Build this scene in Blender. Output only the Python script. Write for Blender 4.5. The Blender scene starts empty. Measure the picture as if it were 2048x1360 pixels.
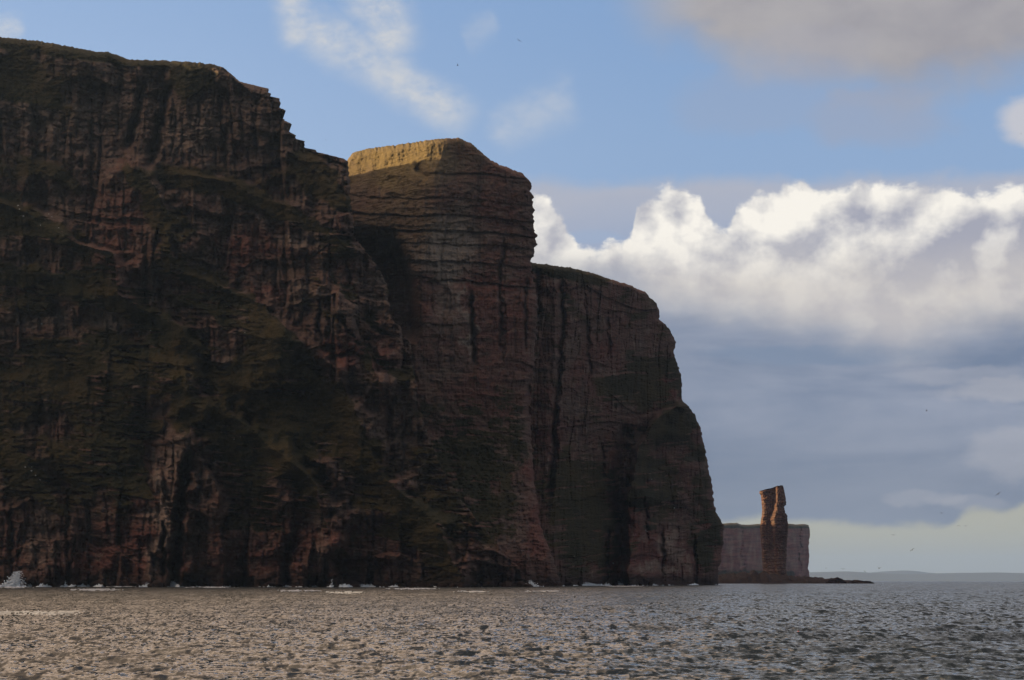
import bpy, math, random
import numpy as np
C = bpy.context.scene
COL = C.collection
R = math.radians

# ------------------------------------------------------------------ camera
F = 70.0 / 36.0 * 2048.0          # focal length in photo pixels
CX, HY, H = 1024.0, 1162.0, 4.5   # optical axis, sea horizon row, eye height in metres
cam_d = bpy.data.cameras.new('camera')
cam_d.lens = 70.0; cam_d.sensor_width = 36.0; cam_d.sensor_fit = 'HORIZONTAL'
cam_d.shift_y = (HY - 680.0) / 2048.0
cam_d.clip_start = 0.5; cam_d.clip_end = 200000.0
cam = bpy.data.objects.new('camera', cam_d); COL.objects.link(cam)
cam.location = (0, 0, H); cam.rotation_euler = (R(90), 0, 0)
C.camera = cam

# ------------------------------------------------------------------ colour management
C.view_settings.view_transform = 'Standard'
C.view_settings.look = 'None'
C.view_settings.gamma = 1.0
C.view_settings.exposure = 0.75
C.view_settings.use_curve_mapping = False
C.cycles.use_denoising = True
C.cycles.denoiser = 'OPENIMAGEDENOISE'
C.cycles.denoising_input_passes = 'RGB_ALBEDO_NORMAL'
C.cycles.denoising_prefilter = 'ACCURATE'
C.cycles.max_bounces = 6
C.cycles.diffuse_bounces = 3
C.cycles.glossy_bounces = 2
C.cycles.volume_bounces = 1
C.cycles.transparent_max_bounces = 12

# ------------------------------------------------------------------ sun and sky
SUN_AZ, SUN_EL = -72.0, 12.9      # degrees: azimuth from +Y (negative = to the left), elevation
sv = (math.sin(R(SUN_AZ)) * math.cos(R(SUN_EL)), math.cos(R(SUN_AZ)) * math.cos(R(SUN_EL)), math.sin(R(SUN_EL)))
sl = bpy.data.lights.new('sun', 'SUN')
sl.energy = 5.0; sl.angle = R(0.53); sl.color = (1.0, 0.73, 0.40)
so = bpy.data.objects.new('sun', sl); COL.objects.link(so)
from mathutils import Vector
so.rotation_euler = Vector(sv).to_track_quat('Z', 'Y').to_euler()
so.location = (0, 0, 900)

class V:
    """a float socket with arithmetic that makes Math nodes"""
    nt = None
    def __init__(s, sock): s.s = sock
    @staticmethod
    def op(o, *a, clamp=False):
        n = V.nt.nodes.new('ShaderNodeMath'); n.operation = o; n.use_clamp = clamp
        for i, x in enumerate(a):
            if isinstance(x, V): V.nt.links.new(x.s, n.inputs[i])
            else: n.inputs[i].default_value = float(x)
        return V(n.outputs[0])
    def __add__(s, b): return V.op('ADD', s, b)
    __radd__ = __add__
    def __sub__(s, b): return V.op('SUBTRACT', s, b)
    def __rsub__(s, b): return V.op('SUBTRACT', b, s)
    def __mul__(s, b): return V.op('MULTIPLY', s, b)
    __rmul__ = __mul__
    def __truediv__(s, b): return V.op('DIVIDE', s, b)
    def __pow__(s, b): return V.op('POWER', s, b)
def clamp01(a): return V.op('ADD', a, 0.0, clamp=True)
def sstep(a, lo, hi):
    n = V.nt.nodes.new('ShaderNodeMapRange'); n.interpolation_type = 'SMOOTHSTEP'
    V.nt.links.new(a.s, n.inputs[0])
    if lo <= hi: vals = (lo, hi, 0, 1)
    else: vals = (hi, lo, 1, 0)
    for i, x in enumerate(vals): n.inputs[i + 1].default_value = x
    return V(n.outputs[0])
def vmax(a, b): return V.op('MAXIMUM', a, b)
def vmin(a, b): return V.op('MINIMUM', a, b)
def comb(x, y, z):
    n = V.nt.nodes.new('ShaderNodeCombineXYZ')
    for i, a in enumerate((x, y, z)):
        if isinstance(a, V): V.nt.links.new(a.s, n.inputs[i])
        else: n.inputs[i].default_value = a
    return n.outputs[0]
def noise(vec, scale, detail=5, rough=0.55, dist=0.0, lac=2.0):
    n = V.nt.nodes.new('ShaderNodeTexNoise')
    V.nt.links.new(vec, n.inputs['Vector'])
    n.inputs['Scale'].default_value = scale; n.inputs['Detail'].default_value = detail
    n.inputs['Roughness'].default_value = rough; n.inputs['Distortion'].default_value = dist
    n.inputs['Lacunarity'].default_value = lac
    return V(n.outputs['Fac'])
def curve1d(x, pts, lo, hi):
    """piecewise linear function of x through pts, by a colour ramp over [lo, hi]"""
    t = (x - lo) / (hi - lo)
    n = V.nt.nodes.new('ShaderNodeValToRGB'); V.nt.links.new(t.s, n.inputs[0])
    ys = [p[1] for p in pts]; y0, y1 = min(ys), max(ys) + 1e-6
    e = n.color_ramp.elements
    while len(e) < len(pts): e.new(0.5)
    n.color_ramp.interpolation = 'EASE'
    for i, (px, py) in enumerate(sorted(pts)):
        e[i].position = (px - lo) / (hi - lo); g = (py - y0) / (y1 - y0); e[i].color = (g, g, g, 1)
    return V(n.outputs[0]) * (y1 - y0) + y0
def mixc(fac, a, b):
    n = V.nt.nodes.new('ShaderNodeMix'); n.data_type = 'RGBA'; n.clamp_factor = True
    if isinstance(fac, V): V.nt.links.new(fac.s, n.inputs[0])
    else: n.inputs[0].default_value = fac
    for i, x in ((6, a), (7, b)):
        if isinstance(x, tuple): n.inputs[i].default_value = x + (1.0,)
        else: V.nt.links.new(x, n.inputs[i])
    return n.outputs[2]
def srgb(r, g, b):
    f = lambda c: (c / 255 / 12.92) if c <= 10 else ((c / 255 + 0.055) / 1.055) ** 2.4
    return (f(r), f(g), f(b))

world = bpy.data.worlds.new('World'); C.world = world; world.use_nodes = True
nt = world.node_tree; nt.nodes.clear(); V.nt = nt
SKY_STRENGTH = 0.10
sky = nt.nodes.new('ShaderNodeTexSky'); sky.sky_type = 'NISHITA'; sky.sun_disc = False
sky.sun_elevation = R(SUN_EL); sky.sun_rotation = R(SUN_AZ)
sky.altitude = 0; sky.air_density = 1.0; sky.dust_density = 0.6; sky.ozone_density = 1.6
def vscale(sock, k):
    n = nt.nodes.new('ShaderNodeVectorMath'); n.operation = 'MULTIPLY'
    nt.links.new(sock, n.inputs[0])
    n.inputs[1].default_value = k if isinstance(k, tuple) else (k, k, k)
    return n.outputs[0]
tc = nt.nodes.new('ShaderNodeTexCoord')
D3 = tc.outputs['Generated']
sp = nt.nodes.new('ShaderNodeSeparateXYZ'); nt.links.new(D3, sp.inputs[0])
dx, dy, dz = V(sp.outputs[0]), V(sp.outputs[1]), V(sp.outputs[2])
az = V.op('ARCTAN2', dx, dy)
el = V.op('ARCSINE', dz)
# azimuth and elevation in units of 1/F radian, zero of elevation at the horizon
U = az * F + CX
W = HY - el * F
def PX(u, v):
    """photo pixel -> (U, W) of that direction"""
    a = math.atan((u - CX) / F)
    e = math.atan((HY - v) / F * math.cos(a))
    return (CX + a * F, HY - e * F)
def blob(u, v, ru, rv, warpx, warpy, soft=0.6):
    u, v = PX(u, v)
    a = (U + warpx - u) / ru; b = (W + warpy - v) / rv
    return sstep(a * a + b * b, 1.0 + soft, 1.0 - soft)
flat = comb(dx, dy, dz * 1.7)
n_big = noise(flat, 9.0, 6, 0.55)            # big soft variation
n_med = noise(flat, 26.0, 7, 0.58, 0.3)      # cloud billows
n_fine = noise(flat, 70.0, 6, 0.6, 0.2)
n_puff = noise(comb(dx, dy, dz * 1.1), 46.0, 6, 0.5, 0.15)
off = comb(dx + 0.010, dy, dz * 1.1 - 0.012)
n_puff2 = noise(off, 46.0, 6, 0.5, 0.15)
n_tiny = noise(flat, 190.0, 4, 0.6, 0.2) - 0.5
streak = noise(comb(dx, dy, dz * 6.0), 7.0, 6, 0.55, 0.4)
wx = (n_med - 0.5) * 160.0; wy = (n_big - 0.5) * 160.0 + (n_fine - 0.5) * 60.0
nb = n_big - 0.5; nm = n_med - 0.5; nf = n_fine - 0.5; npf = n_puff - 0.5

# clear blue
blue = vscale(sky.outputs[0], (SKY_STRENGTH,) * 3)
grad = curve1d(W, [(-4000, 0.0), (0, 0.02), (400, 0.22), (900, 0.5), (1162, 0.75), (1400, 0.8)], -5000, 1500)
c = mixc(0.82, blue, mixc(grad, srgb(134, 168, 214), srgb(190, 204, 222)))
# brighter towards the low sun on the left
leftg = sstep(az, 0.12, -0.30)
c = mixc(leftg * 0.45 * sstep(W, -500.0, 500.0), c, srgb(186, 206, 236))
# warm veil of high cloud, broken, over the whole upper sky; warmer on the sun's side
upper = sstep(W + nb * 200.0 + nm * 60.0, -20.0, -240.0)
tosun = dx * sv[0] + dy * sv[1] + dz * sv[2]           # cosine of the angle to the sun
veil = mixc(sstep(tosun, 0.02, 0.50), (0.42, 0.48, 0.62), (1.66, 1.17, 0.81))
c = mixc(upper * clamp01(0.90 + nb * 1.4), c, veil)
# wisps, top centre
def stroke(p0, p1, wd):
    (x0, y0), (x1, y1) = PX(*p0), PX(*p1)
    L = math.hypot(x1 - x0, y1 - y0); ex, ey = (x1 - x0) / L, (y1 - y0) / L
    a = (U - x0 + wx * 0.5) * ex + (W - y0 + wy * 0.5) * ey
    b = (U - x0 + wx * 0.5) * (-ey) + (W - y0 + wy * 0.5) * ex
    t = a / L
    return sstep(V.op('ABSOLUTE', b), wd, wd * 0.05) * sstep(t, -0.12, 0.12) * sstep(t, 1.1, 0.85)
w1 = vmax(stroke((575, -40), (600, 90), 60), vmax(stroke((600, 40), (935, 235), 66), stroke((720, -60), (800, 110), 80)))
w2 = vmax(stroke((990, 260), (1150, 190), 70) * 0.45, stroke((930, 80), (1000, 45), 36) * 0.26)
w3 = stroke((-60, 70), (40, 55), 34)
wis = vmax(w1, vmax(w2, w3)) * clamp01(0.72 + nm * 1.6 + nf * 1.6 + n_tiny * 0.8)
c = mixc(wis * 0.85, c, srgb(208, 209, 211))
# warm grey cloud at the top right
edge = curve1d(U, [(1180, -10), (1330, 70), (1500, 130), (1700, 175), (1790, 205), (1900, 195), (2060, 170), (2400, 110), (3200, -300)], 800, 4000)
m = sstep((edge - W) + nb * 150.0 + nm * 90.0 + nf * 36.0, -80.0, 50.0) * sstep(U, 1180.0, 1420.0)
wc = mixc(sstep(nb + nm * 0.6, -0.2, 0.2), srgb(158, 154, 158), srgb(176, 171, 170))
c = mixc(m * 0.93, c, wc)
lowfr = (blob(1500, 200, 130, 60, wx, wy) * 0.22 + blob(1760, 235, 140, 60, wx, wy) * 0.4 + blob(1620, 110, 120, 50, wx, wy) * 0.3)
c = mixc(lowfr, c, srgb(164, 164, 176))
c = mixc(blob(2068, 232, 70, 42, wx * 0.5, wy * 0.5) * 0.8, c, srgb(206, 203, 206))

# lavender grey layer behind the cumulus
lay = sstep(W - 376.0 + nb * 70.0 + nm * 40.0 + nf * 26.0, -16.0, 26.0)
layc = mixc(sstep(W + nm * 90.0, 380.0, 520.0), srgb(176, 180, 194), srgb(158, 170, 194))
c = mixc(lay * 0.95, c, layc)
c = mixc(blob(1190, 478, 70, 14, wx * 0.4, wy * 0.3) * 0.25, c, srgb(150, 178, 212))
# cumulus bank
top_pts = [(600, 380), (1000, 372), (1062, 372), (1088, 388), (1120, 418), (1140, 460), (1158, 500), (1196, 505), (1222, 480), (1246, 490), (1262, 470), (1278, 405), (1318, 384), (1352, 366), (1396, 398), (1430, 452), (1455, 462), (1474, 420), (1520, 390), (1552, 388), (1578, 368), (1606, 352), (1640, 384), (1690, 376), (1716, 357), (1760, 370), (1830, 372), (1890, 374), (1960, 392), (2040, 374), (2200, 390), (2700, 380)]
pts = [PX(a, b) for a, b in top_pts]
topW = curve1d(U, pts, 500, 2800)
dpt = W - topW + npf * 62.0 + nf * 46.0 + n_tiny * 24.0
bank = sstep(dpt, -8.0, 14.0)
lit = clamp01((n_puff - n_puff2) * 2.6 + 0.56 + nf * 0.4)
hi = sstep(W + nm * 130.0, 690.0, 385.0)                       # brightest near the top
gap = sstep(U, 1640.0, 1760.0) * 0.42 + blob(2000, 470, 120, 70, wx, wy) * 0.25     # right part is greyer
bc = mixc(clamp01(lit * 0.95 + 0.30 * hi - 0.07 + n_tiny * 0.35 - gap * 0.7 * sstep(dpt + nm * 60.0, 10.0, 60.0)), srgb(166, 168, 182), srgb(251, 246, 237))
bc = mixc(sstep(W + nm * 60.0, 470.0, 600.0) * 0.72, bc, mixc(clamp01(0.5 + nm * 2.0), srgb(190, 186, 188), srgb(215, 208, 200)))
c = mixc(bank, c, bc)
# underside: blue grey stratus
botW = curve1d(U, [(500, 560), (1100, 560), (1250, 565), (1330, 612), (1480, 628), (1600, 650), (1800, 690), (1960, 660), (2100, 650), (2800, 650)], 500, 2800)
st = sstep(W - botW + nm * 90.0 + nf * 30.0 + nb * 60.0, -55.0, 62.0)
sc_ = mixc(clamp01(0.5 + (streak - 0.5) * 3.0 + nm * 0.9 + nb * 0.8), srgb(116, 131, 156), srgb(152, 160, 178))
sc_ = mixc(sstep(W + nb * 80.0, 780.0, 1030.0) * 0.7, sc_, srgb(124, 134, 152))
sc_ = mixc(blob(1640, 712, 210, 20, wx * 0.5, wy * 0.3) * 0.65, sc_, srgb(120, 138, 164))
c = mixc(st, c, sc_)
puffs = blob(2010, 776, 110, 24, wx, wy * 0.5) * 0.4 + blob(1900, 745, 120, 16, wx, wy * 0.5) * 0.22 + blob(1850, 1000, 70, 14, wx, wy * 0.4) * 0.22 + blob(1950, 1006, 60, 16, wx, wy * 0.4) * 0.2 + blob(2050, 900, 90, 60, wx, wy) * 0.3
c = mixc(clamp01(puffs), c, srgb(190, 188, 192))
# pale clear strip above the horizon
stripW = curve1d(U, [(500, 1040), (1440, 1040), (1530, 1026), (1570, 1040), (1700, 1048), (1880, 1050), (1930, 1018), (1990, 1022), (2048, 1008), (2200, 1030), (3000, 1040)], 500, 3100)
strip = sstep(W - stripW + nf * 20.0 + nm * 30.0, -9.0, 14.0)
pale = mixc(sstep(W, 1046.0, 1150.0), srgb(178, 177, 163), srgb(166, 167, 162))
c = mixc(strip, c, pale)
bg = nt.nodes.new('ShaderNodeBackground'); bg.inputs[1].default_value = 2 ** -0.75
nt.links.new(c, bg.inputs[0])
wo = nt.nodes.new('ShaderNodeOutputWorld'); nt.links.new(bg.outputs[0], wo.inputs[0])

# ------------------------------------------------------------------ numpy noise
class NZ:
    def __init__(s, seed):
        r = np.random.default_rng(seed)
        s.p = np.concatenate([r.permutation(4096)] * 2).astype(np.int32)
        a = r.random(4096) * 2 * np.pi
        s.gx, s.gy = np.cos(a), np.sin(a); s.v = r.random(4096)
    def h(s, i, j): return s.p[(s.p[i & 4095] + (j & 4095)) & 4095]
    def rnd(s, i, j): return s.v[s.h(i.astype(np.int64), j.astype(np.int64))]
    def __call__(s, x, y):
        xi = np.floor(x).astype(np.int64); yi = np.floor(y).astype(np.int64)
        fx = x - xi; fy = y - yi
        ux = fx * fx * fx * (fx * (fx * 6 - 15) + 10); uy = fy * fy * fy * (fy * (fy * 6 - 15) + 10)
        def g(i, j, a, b):
            k = s.h(i, j); return s.gx[k] * a + s.gy[k] * b
        n0 = g(xi, yi, fx, fy) * (1 - ux) + g(xi + 1, yi, fx - 1, fy) * ux
        n1 = g(xi, yi + 1, fx, fy - 1) * (1 - ux) + g(xi + 1, yi + 1, fx - 1, fy - 1) * ux
        return (n0 * (1 - uy) + n1 * uy) * 1.5
    def fbm(s, x, y, o=5, g=0.5):
        t = 0; a = 1
        for k in range(o):
            t = t + a * s(x + 37.1 * k, y + 91.7 * k); x = x * 2.03; y = y * 2.03; a *= g
        return t
def ss(a, lo, hi):
    t = np.clip((a - lo) / (hi - lo), 0, 1); return t * t * (3 - 2 * t)
def lerp(a, b, t): return a + (b - a) * t

# ------------------------------------------------------------------ mesh helpers
def mesh_from(name, co, quads=None, tris=None, attrs=None, smooth=False):
    me = bpy.data.meshes.new(name)
    co = np.asarray(co, np.float32)
    me.vertices.add(len(co)); me.vertices.foreach_set('co', co.ravel())
    ls = []; st = []; n = 0
    if quads is not None and len(quads):
        q = np.asarray(quads, np.int32); ls.append(q.ravel()); st.append(np.arange(len(q)) * 4); n = len(q) * 4
    if tris is not None and len(tris):
        t = np.asarray(tris, np.int32); ls.append(t.ravel()); st.append(np.arange(len(t)) * 3 + n)
    l = np.concatenate(ls); s = np.concatenate(st)
    me.loops.add(len(l)); me.loops.foreach_set('vertex_index', l.astype(np.int32))
    me.polygons.add(len(s)); me.polygons.foreach_set('loop_start', s.astype(np.int32))
    me.update(calc_edges=True)
    if smooth: me.polygons.foreach_set('use_smooth', np.ones(len(s), bool))
    for k, v in (attrs or {}).items():
        a = me.attributes.new(k, 'FLOAT', 'POINT'); a.data.foreach_set('value', np.asarray(v, np.float32).ravel())
    me.validate()
    return me
def link(name, me, mat, parent=None, **props):
    o = bpy.data.objects.new(name, me); COL.objects.link(o)
    if mat is not None: me.materials.append(mat)
    if parent: o.parent = parent
    for k, v in props.items(): o[k] = v
    return o
def grid_quads(nr, nc):
    i = np.arange(nr * nc).reshape(nr, nc)
    return np.stack([i[:-1, :-1], i[:-1, 1:], i[1:, 1:], i[1:, :-1]], -1).reshape(-1, 4)

# ------------------------------------------------------------------ materials
def new_mat(name):
    m = bpy.data.materials.new(name); m.use_nodes = True
    V.nt = m.node_tree; V.nt.nodes.clear()
    return m
def attr(name):
    n = V.nt.nodes.new('ShaderNodeAttribute'); n.attribute_name = name
    return V(n.outputs['Fac'])
def finish(color, rough=0.9, bump=None, bstr=0.5, bdist=1.0, spec=0.2):
    t = V.nt
    b = t.nodes.new('ShaderNodeBsdfPrincipled'); o = t.nodes.new('ShaderNodeOutputMaterial')
    if isinstance(color, tuple): b.inputs['Base Color'].default_value = color + (1,)
    else: t.links.new(color, b.inputs['Base Color'])
    if isinstance(rough, V): t.links.new(rough.s, b.inputs['Roughness'])
    else: b.inputs['Roughness'].default_value = rough
    b.inputs['Specular IOR Level'].default_value = spec
    if bump is not None:
        n = t.nodes.new('ShaderNodeBump'); n.inputs['Strength'].default_value = bstr; n.inputs['Distance'].default_value = bdist
        t.links.new(bump.s, n.inputs['Height']); t.links.new(n.outputs[0], b.inputs['Normal'])
    t.links.new(b.outputs[0], o.inputs[0])
    return b
def coords():
    n = V.nt.nodes.new('ShaderNodeTexCoord'); s = V.nt.nodes.new('ShaderNodeSeparateXYZ')
    V.nt.links.new(n.outputs['Object'], s.inputs[0])
    return V(s.outputs[0]), V(s.outputs[1]), V(s.outputs[2])

def rock_material(name, bright=1.0, stain=0.55):
    m = new_mat(name)
    x, y, z = coords()
    P = comb(x, y, z); beds = comb(x * 0.10, y * 0.10, z * 1.6); cols = comb(x * 1.3, y * 1.3, z * 0.10)
    n1 = noise(P, 0.05, 6, 0.6); n2 = noise(beds, 0.35, 5, 0.62); n3 = noise(cols, 0.12, 5, 0.6); n4 = noise(P, 0.6, 4, 0.65)
    n5 = noise(P, 0.012, 4, 0.55)
    g, red, pale, tint = attr('grass'), attr('red'), attr('pale'), attr('tint')
    k = bright
    S = lambda r, gg, b: (r * k * 0.62, gg * k * 0.575, b * k * 0.51)
    brown = mixc(clamp01(tint * 0.6 + (n2 - 0.5) * 1.8 + 0.2), S(0.088, 0.056, 0.044), S(0.222, 0.158, 0.130))
    redc = mixc(clamp01(tint * 0.6 + (n2 - 0.5) * 1.6 + 0.2), S(0.120, 0.036, 0.030), S(0.270, 0.098, 0.076))
    rock = mixc(clamp01(red + (n1 - 0.5) * 0.8 + (n5 - 0.5) * 0.6), brown, redc)
    rock = mixc(clamp01(pale * (0.35 + n4 * 0.7) + sstep(n4 + n1 * 0.5, 0.86, 1.02) * 0.6), rock, S(0.46, 0.39, 0.32))
    rock = mixc(sstep(n3, 0.52, 0.68) * stain, rock, S(0.060, 0.045, 0.036))       # water stains down the joints
    grass = mixc(clamp01((n1 - 0.5) * 2.4 + 0.5), S(0.040, 0.034, 0.013), S(0.092, 0.068, 0.024))
    grass = mixc(clamp01(sstep(n5, 0.42, 0.62) * 0.75), grass, S(0.030, 0.034, 0.013))
    grass = mixc(sstep(n4 + (n2 - 0.5) * 0.6, 0.50, 0.72) * 0.55, grass, S(0.125, 0.092, 0.036))
    grass = mixc(sstep(n4 + (n2 - 0.5) * 0.6, 0.48, 0.30) * 0.6, grass, S(0.020, 0.020, 0.009))
    gm = sstep(g + (n4 - 0.5) * 0.55 + (n2 - 0.5) * 0.35, 0.36, 0.62)
    col = mixc(gm, rock, grass)
    col = mixc(clamp01(attr('sun_gold') * (0.45 + n4 * 0.6)), col, S(0.35, 0.275, 0.095))  # golden sunlight painted into the rock colour of the buttress cap
    wet = attr('wet')
    col = mixc(clamp01(wet) * 0.8, col, S(0.040, 0.028, 0.024))
    finish(col, 0.92, n2 * 1.4 + n4 * 0.8 + n3 * 0.8, 0.85, 2.2, 0.12)
    return m

M_cliff = rock_material('cliff_rock')

# ------------------------------------------------------------------ cliffs
def resample(pts, n, by='arc'):
    p = np.array(pts, float)
    d = np.r_[0, np.cumsum(np.hypot(*np.diff(p, axis=0).T))]
    t = np.linspace(0, d[-1], n) if np.isscalar(n) else np.asarray(n) * d[-1]
    return np.stack([np.interp(t, d, p[:, 0]), np.interp(t, d, p[:, 1])], 1)
def xline(pts, w):
    p = np.array(sorted(pts, key=lambda q: q[1]), float)
    return np.interp(w, p[:, 1], p[:, 0]), p[0, 1], p[-1, 1]
def spur(Dp, G, u, w, nz, pts, amp, L, Rw, grass=0.5, side=1, fade=40):
    """a ridge falling along pts: gentle on one side, a steep drop on the other"""
    xl, w0, w1 = xline(pts, w)
    d = (u - xl + 11 * nz.fbm(u / 70 + amp, w / 70, 4, 0.5)) * side
    tp = ss(w, w0 - fade, w0 + fade) * (1 - ss(w, w1, w1 + fade)) * np.clip(0.9 + 0.5 * nz.fbm(u / 120, w / 90 + amp, 3), 0.4, 1.4)
    Rw = Rw * (3.4 if grass >= 0.4 else 1.0) * (0.9 + 1.2 * np.clip(nz.fbm(u / 50 + 3, w / 50 + amp, 3), -0.5, 1))
    pr = np.where(d < 0, np.exp(d / L), np.exp(-(np.maximum(d, 0) / Rw) ** 2))
    Dp -= 1.5 * amp * tp * pr
    G += grass * tp * np.where(d < 0, np.exp(-(d / (0.45 * L)) ** 2), -0.35 * np.exp(-((d - Rw) / (Rw * 1.1)) ** 2))
def cleft(Dp, u, w, nz, pts, wd, dep, fade=14):
    xl, w0, w1 = xline(pts, w)
    d = u - xl + 5 * nz.fbm(u / 25, w / 25, 3)
    tp = ss(w, w0 - fade, w0 + fade) * (1 - ss(w, w1 - fade, w1 + fade))
    Dp += 1.8 * dep * tp * np.exp(-(d / wd) ** 2)
def ell(u, w, nz, lst, k=1.0):
    t = np.zeros_like(u)
    uu = u + 26 * nz.fbm(u / 70, w / 70, 4); ww = w + 20 * nz.fbm(u / 60 + 9, w / 60 + 5, 4)
    for (a, b, ra, rb, v) in lst:
        q = ((uu - a) / ra) ** 2 + ((ww - b) / rb) ** 2
        t += v * np.exp(-q * q)
    return t * k
def band(G, u, w, nz, pts, wd, v):
    """a grassy ramp that follows pts"""
    p = np.array(pts, float)
    uu = u + 16 * nz.fbm(u / 45, w / 45, 4); ww = w + 14 * nz.fbm(u / 45 + 8, w / 45 + 3, 4)
    best = np.full(u.shape, 1e9)
    for (a0, b0), (a1, b1) in zip(p[:-1], p[1:]):
        dx_, dy_ = a1 - a0, b1 - b0
        t = np.clip(((uu - a0) * dx_ + (ww - b0) * dy_) / (dx_ * dx_ + dy_ * dy_), 0, 1)
        best = np.minimum(best, np.hypot(uu - a0 - t * dx_, ww - b0 - t * dy_))
    G += v * np.exp(-(best / wd) ** 2)
def blocks(u, w, nz, cw, ch):
    """random jointed blocks: per-cell offset and tilt"""
    ww = w + ch * 0.5 * nz.fbm(u / (cw * 3), w / (ch * 3), 3)
    r = np.floor(ww / ch + 0.8 * nz(w / (ch * 4) + 3.3, u * 0 + 1.7))
    uu = u + cw * 0.4 * nz.fbm(u / (cw * 2) + 7, w / (ch * 4), 3)
    sh = nz.rnd(np.floor(r / 2), np.floor(r / 2) * 0 + 5) * 7
    cidx = np.floor(uu / cw + sh)
    fu = uu / cw + sh - cidx - 0.5; fw = ww / ch - np.floor(ww / ch) - 0.5
    a, b, c_ = nz.rnd(cidx, r), nz.rnd(cidx + 911, r + 77), nz.rnd(cidx + 313, r + 555)
    return (a - 0.5) + (b - 0.5) * 1.2 * fu + (c_ - 0.5) * 1.0 * fw, np.abs(fu), a
def strata(u, w, nz, th, dip=0.0):
    ww = w + dip * u + 7 * nz.fbm(u / 160, w / 160, 3)
    q = ww / th + 2.6 * nz(ww / (th * 3.3), ww * 0 + 2.2) + 0.5 * nz.fbm(u / 60, w / 90 + 3, 3)
    k = np.floor(q); f = q - k
    seg = np.floor(u / (th * 9) + nz.rnd(k, k * 0 + 3) * 5 + 0.6 * nz(u / 60, w / 30))
    return (nz.rnd(k, k * 0 + 11) - 0.5) * 1.1 + (nz.rnd(k, seg) - 0.5) * 0.9 - 0.35 * (f - 0.5), nz.rnd(k, k * 0 + 29)

def jag(pts, n, nz, amp, quant):
    """resample an outline and roughen it with rock-sized steps"""
    p = resample(pts, n)
    s = np.arange(len(p)) * 1.0
    d = np.r_[0, np.cumsum(np.hypot(*np.diff(p, axis=0).T))]
    j = amp * (nz.rnd(np.floor(d / quant + 0.7 * nz(d / 30, d * 0)), d * 0 + 1) - 0.5) + 0.6 * amp * nz.fbm(d / (quant * 1.6), d * 0 + 4, 3)
    return p, j

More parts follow.
